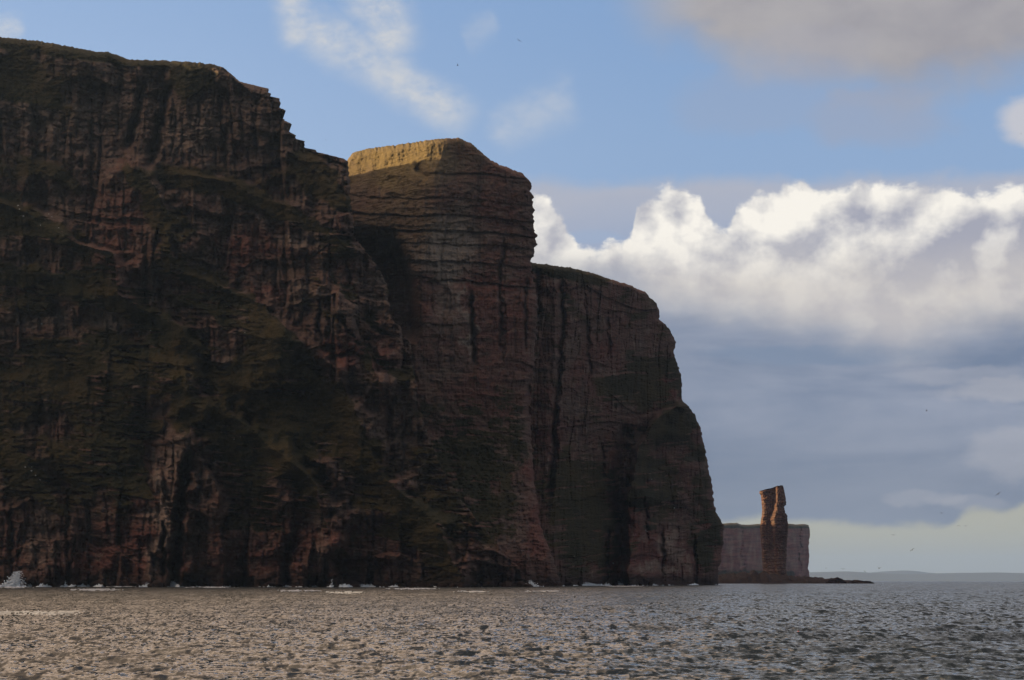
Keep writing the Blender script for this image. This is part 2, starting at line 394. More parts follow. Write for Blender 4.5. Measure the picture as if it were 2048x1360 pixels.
def headland(name, top, right, left_u, foot_depth, nu, nv, spacing_u, depth_fn, mat, seed, round_r, round_t, back, props, jt=2.2, jr=4.0, foot_end=None):
    nz = NZ(seed)
    # right edge runs from the foot to the end of the skyline
    rp, jrx = jag(right, nv, nz, jr, 7.0); rp[:, 0] += jrx * ss(np.arange(nv), 0, 8) * (1 - ss(np.arange(nv), nv - 6, nv - 1))
    s = spacing_u
    tp0 = np.array(top, float)
    tpd, jty = jag(top, nu, nz, jt, 9.0)
    # place the top samples at parameter s
    tpd = resample(top, s)
    d = np.r_[0, np.cumsum(np.hypot(*np.diff(tpd, axis=0).T))]
    tpd[:, 1] += jt * (0.8 * nz.fbm(d / 16, d * 0 + 4, 4) + 0.7 * nz.fbm(d / 5, d * 0 + 9, 3)) * (1 - ss(s, 0.985, 1.0))
    fu = left_u + (right[0][0] - left_u) * s
    ft = np.stack([fu, HY + (H + 2.5) * F / foot_depth(fu)], 1)
    ft[-1] = rp[0] = (right[0][0], ft[-1, 1]); tpd[-1] = rp[-1]
    t = np.linspace(0, 1, nv)
    lp = np.stack([np.full(nv, left_u * 1.0), lerp(ft[0, 1], tpd[0, 1], t)], 1)
    S, T = np.meshgrid(s, t); S = S[..., None]; T = T[..., None]
    P = ((1 - T) * ft[None] + T * tpd[None] + (1 - S) * lp[:, None] + S * rp[:, None]
         - (1 - S) * (1 - T) * ft[0] - S * (1 - T) * ft[-1] - (1 - S) * T * tpd[0] - S * T * tpd[-1])
    u, w = P[..., 0], P[..., 1]
    Y0 = foot_depth(u)
    Dp, at = depth_fn(u, w, nz)
    # round the edges away from the eye
    wid = (rp[:, 0][:, None] - u); hgt = (w - np.minimum(tpd[:, 1][None], w))
    hgt = np.abs(w - tpd[:, 1][None])
    tr = np.clip(1 - wid / round_r[0], 0, 1); Dp = Dp + round_r[1] * (1 - 0.85 * ss(w, 340, 500) * (left_u < -1000)) * (1 - np.sqrt(np.maximum(0, 1 - tr * tr)))
    tt = np.clip(1 - hgt / round_t[0], 0, 1); Dp = Dp + round_t[1] * (1 - np.sqrt(np.maximum(0, 1 - tt * tt * 0.98)))
    Y = Y0 + Dp
    X = (u - CX) / F * Y; Z = H + (HY - w) / F * Y
    nr, nc = u.shape
    co = np.stack([X, Y, Z], -1).reshape(-1, 3)
    quads = [grid_quads(nr, nc)]
    # carry the land back behind the skyline and the edge, so that it is a solid headland
    ring = np.concatenate([np.arange(nc) + (nr - 1) * nc, (np.arange(nr - 1)[::-1]) * nc + nc - 1])
    base = co[ring]; fr = np.r_[np.ones(nc), np.zeros(nr - 1)]
    prev = ring; n0 = len(co); extra = []
    for L_ in back['dist']:
        q = base.copy()
        q[:, 1] += L_
        q[:, 0] += (np.minimum(base[:, 0] / base[:, 1], 0) - back['dx']) * L_
        dzv = np.interp(base[:, 0] / base[:, 1] * F + CX, back['dzu'], back['dzs']) if 'dzu' in back else back['dz']
        q[:, 2] = np.maximum(q[:, 2] - (dzv * min(L_, 300) + 0.05 * max(0, L_ - 300)) * fr, -3)
        q[:, 2] = np.minimum(q[:, 2], lerp(co[ring[nc - 1], 2] - (back['dz'] * min(L_, 300) + 0.05 * max(0, L_ - 300)), 1e4, fr))
        q[:, 2] += (2.0 * nz.fbm(q[:, 0] / 60, q[:, 1] / 60, 3) * fr)
        extra.append(q); idx = np.arange(len(ring)) + n0; n0 += len(ring)
        quads.append(np.stack([prev[:-1], prev[1:], idx[1:], idx[:-1]], -1)); prev = idx
    na = len(co); co = np.concatenate([co] + extra); nx = len(co) - na
    z = co[:, 2]
    A = {k: np.r_[v.ravel(), np.full(nx, 0.8 if k == 'grass' else 0.1)] for k, v in at.items()}
    A['wet'] = ss(-z, -16, -3) * 1.0
    A['wet'][na:] = 0
    me = mesh_from(name, co, np.concatenate(quads), attrs=A)
    o = link(name, me, mat, **props)
    return o, co[:na].reshape(nr, nc, 3)

def rock_detail(u, w, nz, k, vert=1.0, strat=1.0, dip=0.0):
    """metres of relief: blocks, beds and joints; k scales, returns relief and bed tint"""
    b0, e0, r0 = blocks(u + 77, w + 41, nz, 125, 150)
    b1, e1, r1 = blocks(u, w, nz, 64, 85)
    b2, e2, r2 = blocks(u + 31, w + 17 + dip * u, nz, 27, 44)
    b3, e3, r3 = blocks(u + 11, w + 5 + dip * u, nz, 11, 13)
    s1, k1 = strata(u, w, nz, 26, dip); s2, k2 = strata(u + 500, w + 300, nz, 8, dip)
    vj = nz.fbm(u / 7.5, w / 90, 4)
    rel = vert * (20.0 * b0 + 13.0 * b1 + 6.0 * b2 + 1.3 * vj + 5.0 * ss(e0, 0.46, 0.5) + 9.0 * np.abs(nz.fbm(u / 55, w / 130, 4)) + 3.5 * ss(e2, 0.40, 0.5) + 3.0 * ss(e1, 0.46, 0.5)) + 2.6 * b3 + strat * (5.0 * s1 + 2.3 * s2)
    rel += 0.9 * ss(e3, 0.4, 0.5) + 1.2 * nz.fbm(u / 14, w / 14, 5, 0.6)
    return rel * k, np.clip(0.45 * k1 + 0.25 * k2 + 0.15 * r2 + 0.15 * r3, 0, 1)

# --- the tall main headland on the left
A_top = [(-6500, -190), (-2500, 10), (-700, 24), (-400, 40), (-150, 58), (0, 74), (80, 82), (140, 93), (200, 104), (212, 103), (250, 115), (256, 119), (330, 121), (400, 125), (430, 130), (448, 135), (455, 142), (480, 163), (515, 172), (537, 177)]
A_right = [(1062, 1174), (1040, 1140), (985, 1080), (930, 1010), (880, 930), (850, 850), (835, 800), (828, 740), (822, 690), (800, 655), (779, 630), (775, 570), (745, 520), (706, 470), (706, 440), (700, 395), (699, 360), (697, 330), (696, 322), (690, 318), (650, 308), (632, 304), (628, 299), (609, 296), (608, 282), (594, 278), (592, 271), (577, 263), (574, 257), (584, 253), (583, 249), (574, 243), (560, 235), (561, 232), (571, 227), (571, 222), (562, 216), (557, 211), (560, 207), (557, 197), (540, 193), (542, 187), (538, 184), (537, 177)]
def A_foot(u): return np.interp(u, [-6500, -2500, -500, 0, 400, 900, 1100], [1080, 1330, 1560, 1580, 1540, 1500, 1500])  # unseen coast far left swings forward to keep the sun off this face
def A_depth(u, w, nz):
    hgt = HY - w
    D0 = 0.22 * hgt * 0.385
    G = np.zeros_like(u)
    # terraces: bands of cliff with grassy ramps between, falling to the right
    ww = w - 0.34 * u + 34 * nz.fbm(u / 170, w / 170, 4)
    for c0, th, am in ((-60, 26, 22), (160, 22, 20), (330, 26, 26), (470, 22, 20), (600, 20, 14), (740, 26, 20), (880, 22, 16)):
        q = ss(-ww, -c0 - th, -c0 + th)
        brk = 0.55 + 0.7 * nz.fbm(u / 120 + c0, w / 300, 3)
        D0 += 0.55 * am * q * np.clip(brk, 0.1, 1.4)
        G += 0.55 * np.exp(-((ww - c0) / (th * 1.0)) ** 2) * np.clip(brk, 0, 1.2)
    spur(D0, G, u, w, nz, [(-60, 380), (60, 430), (147, 485), (219, 505), (236, 591), (287, 619), (369, 655), (373, 742), (376, 865), (365, 960), (345, 1060), (340, 1174)], 34, 170, 9, 0.42)
    spur(D0, G, u, w, nz, [(250, 300), (270, 335), (342, 428), (348, 543), (427, 564), (513, 605), (561, 653), (566, 720), (572, 760)], 24, 120, 9, 0.5)
    spur(D0, G, u, w, nz, [(440, 800), (453, 823), (523, 876), (600, 941), (632, 973), (655, 1040), (664, 1174)], 34, 110, 9, 0.55)
    spur(D0, G, u, w, nz, [(500, 770), (510, 795), (572, 853), (613, 900), (640, 930)], 14, 50, 8, 0.5)
    spur(D0, G, u, w, nz, [(340, 340), (362, 349), (455, 362), (523, 397), (615, 420), (667, 465), (700, 500)], 15, 130, 8, 0.4, fade=25)
    spur(D0, G, u, w, nz, [(570, 300), (633, 345), (660, 383), (704, 410)], 12, 60, 8, 0.7, fade=20)
    spur(D0, G, u, w, nz, [(560, 640), (664, 737), (700, 800), (739, 894), (760, 949), (825, 1000), (873, 1060), (930, 1174)], 26, 140, 9, 0.5)
    spur(D0, G, u, w, nz, [(373, 880), (435, 965), (441, 1023), (441, 1094), (441, 1174)], 20, 60, 7, 0.0)
    spur(D0, G, u, w, nz, [(40, 900), (110, 1000), (140, 1030), (150, 1090), (152, 1174)], 18, 150, 8, 0.2)
    spur(D0, G, u, w, nz, [(600, 480), (640, 560), (690, 640), (730, 700), (760, 760)], 16, 110, 9, 0.4)
    for pts, wd, dep in (([(286, 165), (272, 240), (255, 295)], 8, 24), ([(338, 170), (320, 250), (298, 335)], 9, 28), ([(380, 900), (358, 1010), (348, 1174)], 9, 50), ([(327, 1050), (327, 1100), (326, 1150)], 4, 22),
                         ([(182, 250), (184, 310), (182, 372)], 5, 11), ([(290, 520), (290, 560), (288, 618)], 4, 12), ([(320, 560), (322, 620)], 4, 9), ([(22, 1010), (24, 1174)], 4, 10), ([(135, 980), (137, 1150)], 4, 10),
                         ([(575, 1080), (573, 1174)], 10, 26), ([(485, 1110), (486, 1174)], 6, 18), ([(650, 1120), (648, 1174)], 3, 14), ([(740, 1110), (738, 1174)], 4, 14), ([(690, 1120), (685, 1174)], 6, 14),
                         ([(84, 800), (72, 870), (70, 900)], 5, 8), ([(640, 620), (642, 690)], 3, 7), ([(715, 600), (712, 660)], 3, 7), ([(440, 180), (446, 260), (452, 330)], 4, 6), ([(400, 200), (398, 270)], 3, 6)):
        cleft(D0, u, w, nz, pts, wd, dep)
    led = nz.fbm(u / 75, (w - 0.10 * u) / 7.5, 4)
    G -= 0.50 * ss(led, 0.22, 0.5) * ss(w, 380, 480)
    G += 0.20 + 0.10 * (1 - ss(w, 330, 420)) + 0.20 * ss(w, 420, 800) + 0.17 * nz.fbm(u / 60, w / 45, 4)
    for pts, wd, v in (([(266, 345), (300, 400), (345, 440), (400, 490)], 24, .7), ([(330, 350), (440, 366), (520, 400), (600, 446), (690, 490)], 22, .75), ([(600, 305), (640, 350), (692, 398)], 18, .8), ([(-60, 380), (60, 430), (150, 480), (215, 505)], 26, .7),
                       ([(350, 530), (430, 560), (520, 620), (562, 665)], 18, .75), ([(530, 690), (600, 740), (660, 800), (740, 900)], 22, .7), ([(-20, 545), (120, 560), (220, 592), (300, 632), (372, 672)], 26, .75), ([(375, 690), (440, 770), (520, 860), (600, 935)], 24, .7),
                       ([(480, 750), (560, 835), (620, 920), (650, 990)], 18, .6), ([(380, 800), (450, 890), (540, 1010)], 26, .5), ([(-10, 900), (60, 950), (135, 1025)], 22, .6), ([(640, 500), (700, 590), (780, 680)], 16, .6), ([(620, 600), (700, 660), (800, 760)], 12, .5), ([(660, 840), (760, 950), (860, 1060)], 26, .5), ([(0, 170), (80, 190), (150, 260)], 22, .5), ([(355, 150), (395, 165), (345, 215)], 14, .6)):
        band(G, u, w, nz, pts, wd, v)
    G += ell(u, w, nz, [(470, 260, 150, 75, -.55), (200, 250, 190, 60, -.5), (240, 440, 80, 120, -.55), (520, 480, 130, 62, -.6), (640, 590, 120, 80, -.5), (700, 715, 120, 55, -.6), (325, 990, 42, 190, -1.0), (400, 1060, 42, 110, -.9), (70, 1095, 90, 75, -1.0), (620, 1110, 48, 70, -1.0),
                        (740, 860, 100, 30, -.5), (110, 505, 120, 26, -.6), (120, 640, 130, 20, -.5), (100, 860, 50, 36, -.55), (230, 1110, 100, 50, -.7), (510, 1110, 70, 55, -.7), (760, 1130, 110, 34, -.7), (640, 980, 40, 50, -.3), (560, 960, 30, 60, -.2),
                        (60, 160, 90, 36, .3), (380, 150, 50, 40, .5), (20, 130, 60, 30, .4), (160, 780, 200, 110, .35), (220, 930, 130, 60, .3), (620, 860, 90, 110, .3), (540, 800, 90, 110, .2), (860, 1040, 80, 90, .35), (640, 360, 40, 50, .3)])
    G += 0.9 * ss(-w, -np.interp(u, [-700, 0, 250, 430, 700], [40, 108, 138, 140, 330]), 0 - np.interp(u, [-700, 0, 250, 430, 700], [10, 78, 118, 126, 318])) * (u < 440)
    G = np.clip(G, 0, 1)
    rel, tint = rock_detail(u, w, nz, 1.0, vert=1.35, strat=0.6, dip=-0.10)
    soft = 1 - 0.84 * ss(G, 0.35, 0.65)
    D0 += rel * soft + 2.0 * nz.fbm(u / 10, w / 6, 5, 0.62) + 2.5 * nz.fbm(u / 30, w / 22, 3)
    red = 0.20 + 0.28 * nz.fbm(u / 90, w / 50, 4) + ell(u, w, nz, [(240, 460, 70, 130, .5), (500, 490, 60, 40, .8), (470, 520, 30, 40, .4), (535, 590, 40, 20, .6), (720, 710, 90, 36, .7), (320, 1000, 60, 190, .45), (370, 850, 20, 60, .5), (560, 1100, 200, 60, .25), (200, 1120, 160, 60, .4), (470, 290, 40, 14, .5), (110, 870, 50, 30, .3)]) + 0.25 * ss(w, 900, 1100)
    red -= 0.45 * (1 - ss(w, 150, 420))
    pale = 0.10 + 0.3 * ss(nz.fbm(u / 26, w / 14, 4), 0.25, 0.7) + ell(u, w, nz, [(205, 640, 36, 22, .7), (70, 640, 80, 14, .4), (600, 480, 50, 16, .5), (390, 270, 60, 40, .3), (90, 230, 80, 40, .4), (40, 120, 30, 14, .6), (80, 1080, 40, 60, .45), (318, 1040, 24, 120, .8), (356, 900, 14, 60, .5), (600, 590, 60, 16, .3), (330, 930, 30, 90, .3), (400, 1050, 30, 80, .25), (640, 1090, 14, 60, .3)])
    return D0, dict(grass=G, red=np.clip(red, 0, 1), pale=np.clip(pale, 0, 1), tint=tint)
sA = np.r_[np.linspace(0, 0.84, 60, endpoint=False), np.linspace(0.84, 1, 560)]
mainA, A_co = headland('headland', A_top, A_right, -6500, A_foot, len(sA), 640, sA, A_depth, M_cliff, 11, (26, 14), (16, 34),
    dict(dist=(15, 50, 130, 300, 700, 1400), dx=0.08, dz=0.2, dzu=(250, 480), dzs=(0.24, 0.165)),  # slope of the unseen land behind shapes the shadow on the square buttress
    dict(kind='structure', label='tall dark headland with grassy ramps and jagged stepped crest on the left'))

# --- the square buttress in the middle
B_top = [(655, 345), (690, 326), (697, 318), (705, 306), (730, 298), (790, 290), (860, 280), (880, 277), (900, 276), (920, 277), (940, 285), (958, 300), (975, 315), (1000, 330), (1024, 338), (1046, 348), (1058, 360)]
B_right = [(1126, 1174), (1118, 1150), (1095, 1090), (1080, 1050), (1068, 950), (1062, 850), (1064, 760), (1072, 680), (1075, 610), (1068, 560), (1063, 540), (1062, 520), (1069, 513), (1068, 494), (1074, 486), (1073, 468), (1066, 456), (1069, 441), (1064, 428), (1070, 420), (1064, 410), (1067, 396), (1060, 382), (1063, 368), (1058, 360)]
def B_foot(u): return np.interp(u, [600, 850, 1000, 1126], [1720, 1690, 1700, 1735])
def B_depth(u, w, nz):
    hgt = HY - w
    D0 = 0.10 * hgt * 0.43
    G = np.zeros_like(u)
    uc, _, _ = xline([(890, 270), (884, 300), (870, 345), (866, 400), (852, 480), (834, 560), (826, 650), (832, 760), (850, 900), (860, 1100)], w)
    d = u - uc + 5 * nz.fbm(u / 30, w / 30, 3)
    D0 += np.where(d < 0, -d * lerp(0.62, 1.15, 1 - ss(w, 340, 480)) * 0.43, d * 0.28 * 0.43)
    # dark notch left of the buttress
    D0 += 85 * np.exp(-(np.maximum(u - np.interp(w, [300, 560, 700], [720, 812, 822]), 0) / 14) ** 2) * ss(w, 440, 540) * (1 - ss(w, 655, 690))
    # grassy talus at the foot
    tal = ss(w, 800, 1174)
    D0 -= 90 * tal ** 1.3
    G += ss(w + 40 * nz.fbm(u / 60, w / 60, 4), 800, 920) * (1 - ss(u + 40 * nz.fbm(u / 30, w / 60, 4), 1000, 1080)) * 0.5
    G += 0.30 + 0.28 * nz.fbm(u / 55, w / 40, 4) - 0.25 * (1 - ss(w, 600, 800))
    G += ell(u, w, nz, [(1010, 480, 36, 70, .35), (960, 930, 100, 110, .35), (960, 800, 80, 40, .2), (880, 460, 120, 120, -.2), (900, 640, 80, 90, -.35), (1080, 1000, 26, 200, -.9), (1010, 620, 60, 130, -.4), (1000, 1130, 60, 40, -.5), (1060, 1110, 40, 60, -.4)])
    led = nz.fbm(u / 60, (w - 0.10 * u) / 7.5, 4)
    G -= 0.55 * ss(led, 0.15, 0.45) * ss(w, 760, 820)
    G -= 0.5 * ss(nz.fbm(u / 34, w / 50, 4), 0.1, 0.5) * ss(w, 760, 900)
    D0 += (5 * nz.fbm(u / 40, w / 60, 4) + 1.6 * nz.fbm(u / 10, w / 6, 5, 0.62)) * ss(w, 760, 900)
    topw = np.interp(u, [655, 697, 730, 880, 940, 1000, 1058], [340, 318, 298, 277, 285, 330, 360])
    G += 0.30 * (1 - ss(w - topw, 3, 16)) + 0.05 * np.exp(-((u - 790) / 110) ** 2 - ((w - 320) / 40) ** 2)
    for pts, wd, dep in (([(941, 590), (944, 640), (950, 725)], 4, 13), ([(1003, 700), (1000, 560), (1008, 480)], 4, 6), ([(1062, 760), (1058, 850)], 5, 9), ([(836, 330), (842, 345), (850, 352)], 6, 7), ([(820, 700), (825, 760)], 4, 10), ([(1052, 560), (1050, 700)], 4, 6), ([(815, 1120), (815, 1174)], 5, 12), ([(900, 1120), (900, 1174)], 5, 12)):
        cleft(D0, u, w, nz, pts, wd, dep)
    for (w0, a0, u0, u1) in ((345, 4, 860, 1060), (396, 3, 700, 1060), (430, 5, 700, 1060), (460, 7, 690, 1060), (486, 4, 700, 1060), (522, 6, 760, 1060), (560, 8, 850, 1060)):
        # strong bedding overhangs that sweep round the corner
        wl = w0 + 0.00045 * (u - 870) ** 2 * np.where(u > 870, 0.9, -0.45) + 3 * nz.fbm(u / 40, w / 90, 3)
        D0 += a0 * np.exp(-np.maximum(w - wl, 0) / 7) * (w > wl) * ss(u, u0 - 10, u0 + 10)
    G = np.clip(G, 0, 1)
    rel, tint = rock_detail(u, w, nz, 0.75, vert=0.36, strat=0.55, dip=-0.04)
    rel = rel * lerp(0.5, 1.0, ss(w, 340, 400))
    D0 += rel * (1 - 0.6 * ss(G, 0.4, 0.7)) + 0.8 * nz.fbm(u / 9, w / 6, 4, 0.6)
    red = 0.34 + 0.3 * nz.fbm(u / 70, w / 40, 4) + ell(u, w, nz, [(1000, 640, 80, 130, .5), (980, 565, 110, 12, .8), (960, 790, 90, 40, .4), (1085, 1000, 26, 180, .55), (1000, 420, 40, 60, .35), (880, 620, 60, 60, .35), (1000, 1130, 50, 40, .6)])
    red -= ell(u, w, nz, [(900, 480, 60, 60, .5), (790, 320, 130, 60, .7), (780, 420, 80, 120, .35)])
    pale = 0.08 + 0.25 * ss(nz.fbm(u / 30, w / 9, 4), 0.25, 0.7) + ell(u, w, nz, [(900, 490, 66, 60, .95), (900, 610, 46, 50, .7), (934, 640, 7, 80, 1.0), (890, 545, 50, 14, .4), (790, 318, 120, 46, 0.5), (1010, 540, 30, 8, .3)])  # wide patch on the cap is lightened to strengthen its sunlit look
    sun_cap = ell(u, w, nz, [(790, 312, 130, 60, 0.85), (790, 420, 90, 90, 0.2)])  # sunlit gold put into the colour of the upper left face
    return D0, dict(grass=G, red=np.clip(red, 0, 1), pale=np.clip(pale, 0, 1), tint=tint, sun_gold=sun_cap)
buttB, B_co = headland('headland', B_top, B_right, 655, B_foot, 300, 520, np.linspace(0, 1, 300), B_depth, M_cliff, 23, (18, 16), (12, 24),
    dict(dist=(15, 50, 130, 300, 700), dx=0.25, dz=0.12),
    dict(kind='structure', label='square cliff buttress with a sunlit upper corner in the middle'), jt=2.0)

# --- the lower headland running out to the cape
C_top = [(1020, 515), (1062, 523), (1100, 528), (1150, 535), (1190, 545), (1230, 560), (1266, 571), (1274, 578), (1290, 583)]
C_right = [(1436, 1172), (1437, 1140), (1443, 1110), (1447, 1080), (1448, 1050), (1440, 1036), (1431, 1020), (1427, 1000), (1425, 975), (1420, 950), (1408, 890), (1402, 860), (1390, 828), (1376, 812), (1364, 802), (1364, 780), (1362, 750), (1353, 722), (1345, 706), (1352, 690), (1347, 672), (1332, 650), (1318, 638), (1319, 622), (1312, 606), (1298, 594), (1290, 583)]
def C_foot(u): return np.interp(u, [950, 1110, 1250, 1440], [1850, 1880, 2060, 2300])
def C_depth(u, w, nz):
    hgt = HY - w
    D0 = 0.08 * hgt * 0.5
    G = np.zeros_like(u)
    # spur with its own pyramid top out at the cape
    spur(D0, G, u, w, nz, [(1352, 806), (1320, 832), (1292, 880), (1262, 950), (1258, 1050), (1262, 1174)], 60, 150, 8, 0.3, side=-1, fade=8)
    tal = ss(w, 900, 1174)
    D0 -= 50 * tal ** 1.4 * (1 - ss(u, 1180, 1250))
    for pts, wd, dep in (([(1122, 560), (1126, 640), (1116, 760), (1106, 900), (1100, 990)], 6, 14), ([(1075, 540), (1076, 640)], 5, 9), ([(1250, 860), (1234, 960), (1242, 1060), (1232, 1174)], 13, 20), ([(1205, 880), (1206, 960)], 5, 8), ([(1215, 1060), (1212, 1174)], 7, 20), ([(1175, 640), (1178, 760)], 4, 6), ([(1215, 640), (1217, 720)], 3, 5), ([(1325, 1060), (1324, 1174)], 4, 9), ([(1390, 1080), (1390, 1174)], 4, 8), ([(1290, 1000), (1296, 1080)], 4, 8)):
        cleft(D0, u, w, nz, pts, wd, dep)
    G += 0.40 + 0.30 * nz.fbm(u / 40, w / 34, 4) - 0.35 * ss(nz.fbm(u / 60, (w + 0.1 * u) / 7, 4), 0.2, 0.5)
    G += ell(u, w, nz, [(1250, 775, 70, 34, .4), (1310, 740, 50, 50, .35), (1150, 1000, 70, 90, .5), (1340, 850, 50, 40, .35), (1410, 1090, 26, 60, .5), (1190, 1090, 40, 70, .3), (1300, 1000, 50, 40, .3), (1130, 800, 40, 150, -.2), (1320, 1120, 60, 60, -.55), (1280, 1030, 40, 30, -.3), (1200, 680, 90, 60, -.15), (1400, 960, 30, 60, .2)])
    topw = np.interp(u, [1020, 1062, 1190, 1290, 1320], [515, 523, 545, 583, 620])
    G += 0.75 * (1 - ss(w - topw, 6, 30)) * (1 - ss(u, 1150, 1240))
    G = np.clip(G, 0, 1)
    rel, tint = rock_detail(u * 1.15, w, nz, 0.8, vert=0.62, strat=0.8, dip=0.12)
    D0 += rel * (1 - 0.5 * ss(G, 0.4, 0.7)) + 1.2 * nz.fbm(u / 5, w / 60, 4) + 0.8 * nz.fbm(u / 9, w / 6, 4, 0.6)
    red = 0.36 + 0.3 * nz.fbm(u / 50, w / 60, 4) + ell(u, w, nz, [(1290, 1110, 110, 60, .6), (1200, 740, 50, 60, .3), (1330, 780, 40, 20, .5), (1270, 1010, 30, 40, .5), (1090, 900, 30, 160, .35)])
    pale = 0.02 + 0.35 * ss(nz.fbm(u / 9, w / 26, 4), 0.35, 0.7) + ell(u, w, nz, [(1340, 1090, 14, 40, .7), (1320, 1135, 30, 8, .7), (1235, 760, 40, 50, .25), (1362, 1130, 8, 20, .5), (1130, 560, 50, 20, .3)])
    return D0, dict(grass=G, red=np.clip(red, 0, 1), pale=np.clip(pale, 0, 1), tint=tint)
capeC, C_co = headland('headland', C_top, C_right, 1000, C_foot, 310, 480, np.linspace(0, 1, 310), C_depth, M_cliff, 37, (22, 30), (10, 30),
    dict(dist=(15, 50, 130, 300, 700, 1500, 2200), dx=0.16, dz=0.105),  # unseen land behind reaches far back to shade the lower sea stack
    dict(kind='structure', label='lower dark headland dropping to the cape right of the square buttress'), jt=1.6, jr=3.0)

# --- the far cliff beyond the sea stack
E_top = [(900, 1044), (1150, 1049), (1380, 1046), (1449, 1047.5), (1460, 1046), (1474, 1045.5), (1481, 1049), (1498, 1049.5), (1520, 1048), (1560, 1048), (1578, 1047), (1592, 1049), (1606, 1048), (1612, 1049), (1617, 1050)]
E_right = [(1618, 1168), (1619, 1150), (1616, 1135), (1619, 1110), (1617, 1090), (1620, 1070), (1619, 1056), (1617, 1050)]
def E_foot(u): return np.interp(u, [900, 1380, 1500, 1620], [5200, 6600, 7200, 8200])
def E_depth(u, w, nz):
    D0 = 0.10 * (HY - w) * 1.8
    G = 0.12 + 0.2 * nz.fbm(u / 20, w / 12, 4) + 0.95 * (1 - ss(w, 1052, 1060)) + 0.6 * ss(w, 1128, 1150) * (1 - ss(u, 1580, 1600))
    for x0, wd, dep in ((1480, 5, 12), (1575, 4, 10), (1598, 3, 24)):
        cleft(D0, u, w, nz, [(x0, 1050), (x0 + 1, 1110), (x0, 1170)], wd, dep)
    D0 += np.where(u > 1598, (u - 1598) * 2.5, 0)
    D0 += 5 * nz.fbm(u / 6, w / 50, 4) + 5 * nz.fbm(u / 30, w / 5, 4)
    return D0, dict(grass=np.clip(G, 0, 1), red=np.clip(0.80 + 0.25 * nz.fbm(u / 14, w / 14, 4), 0, 1), pale=np.clip(0.15 + 0.3 * nz.fbm(u / 9, w / 30, 3), 0, 1), tint=np.clip(0.5 + nz.fbm(u / 40, w / 5, 3), 0, 1))
M_far = rock_material('far_cliff_rock', 1.5, 0.12)  # paler than the near rock, haze put into its colour
headland('headland', E_top, E_right, 900, E_foot, 260, 110, np.r_[np.linspace(0, 0.66, 60, endpoint=False), np.linspace(0.66, 1, 200)], E_depth, M_far, 51, (5, 30), (5, 260),
    dict(dist=(60, 300, 1200, 3000), dx=0.15, dz=0.0),
    dict(kind='structure', label='far hazy flat-topped cliff standing behind the sea stack'), jt=0.6, jr=1.2)

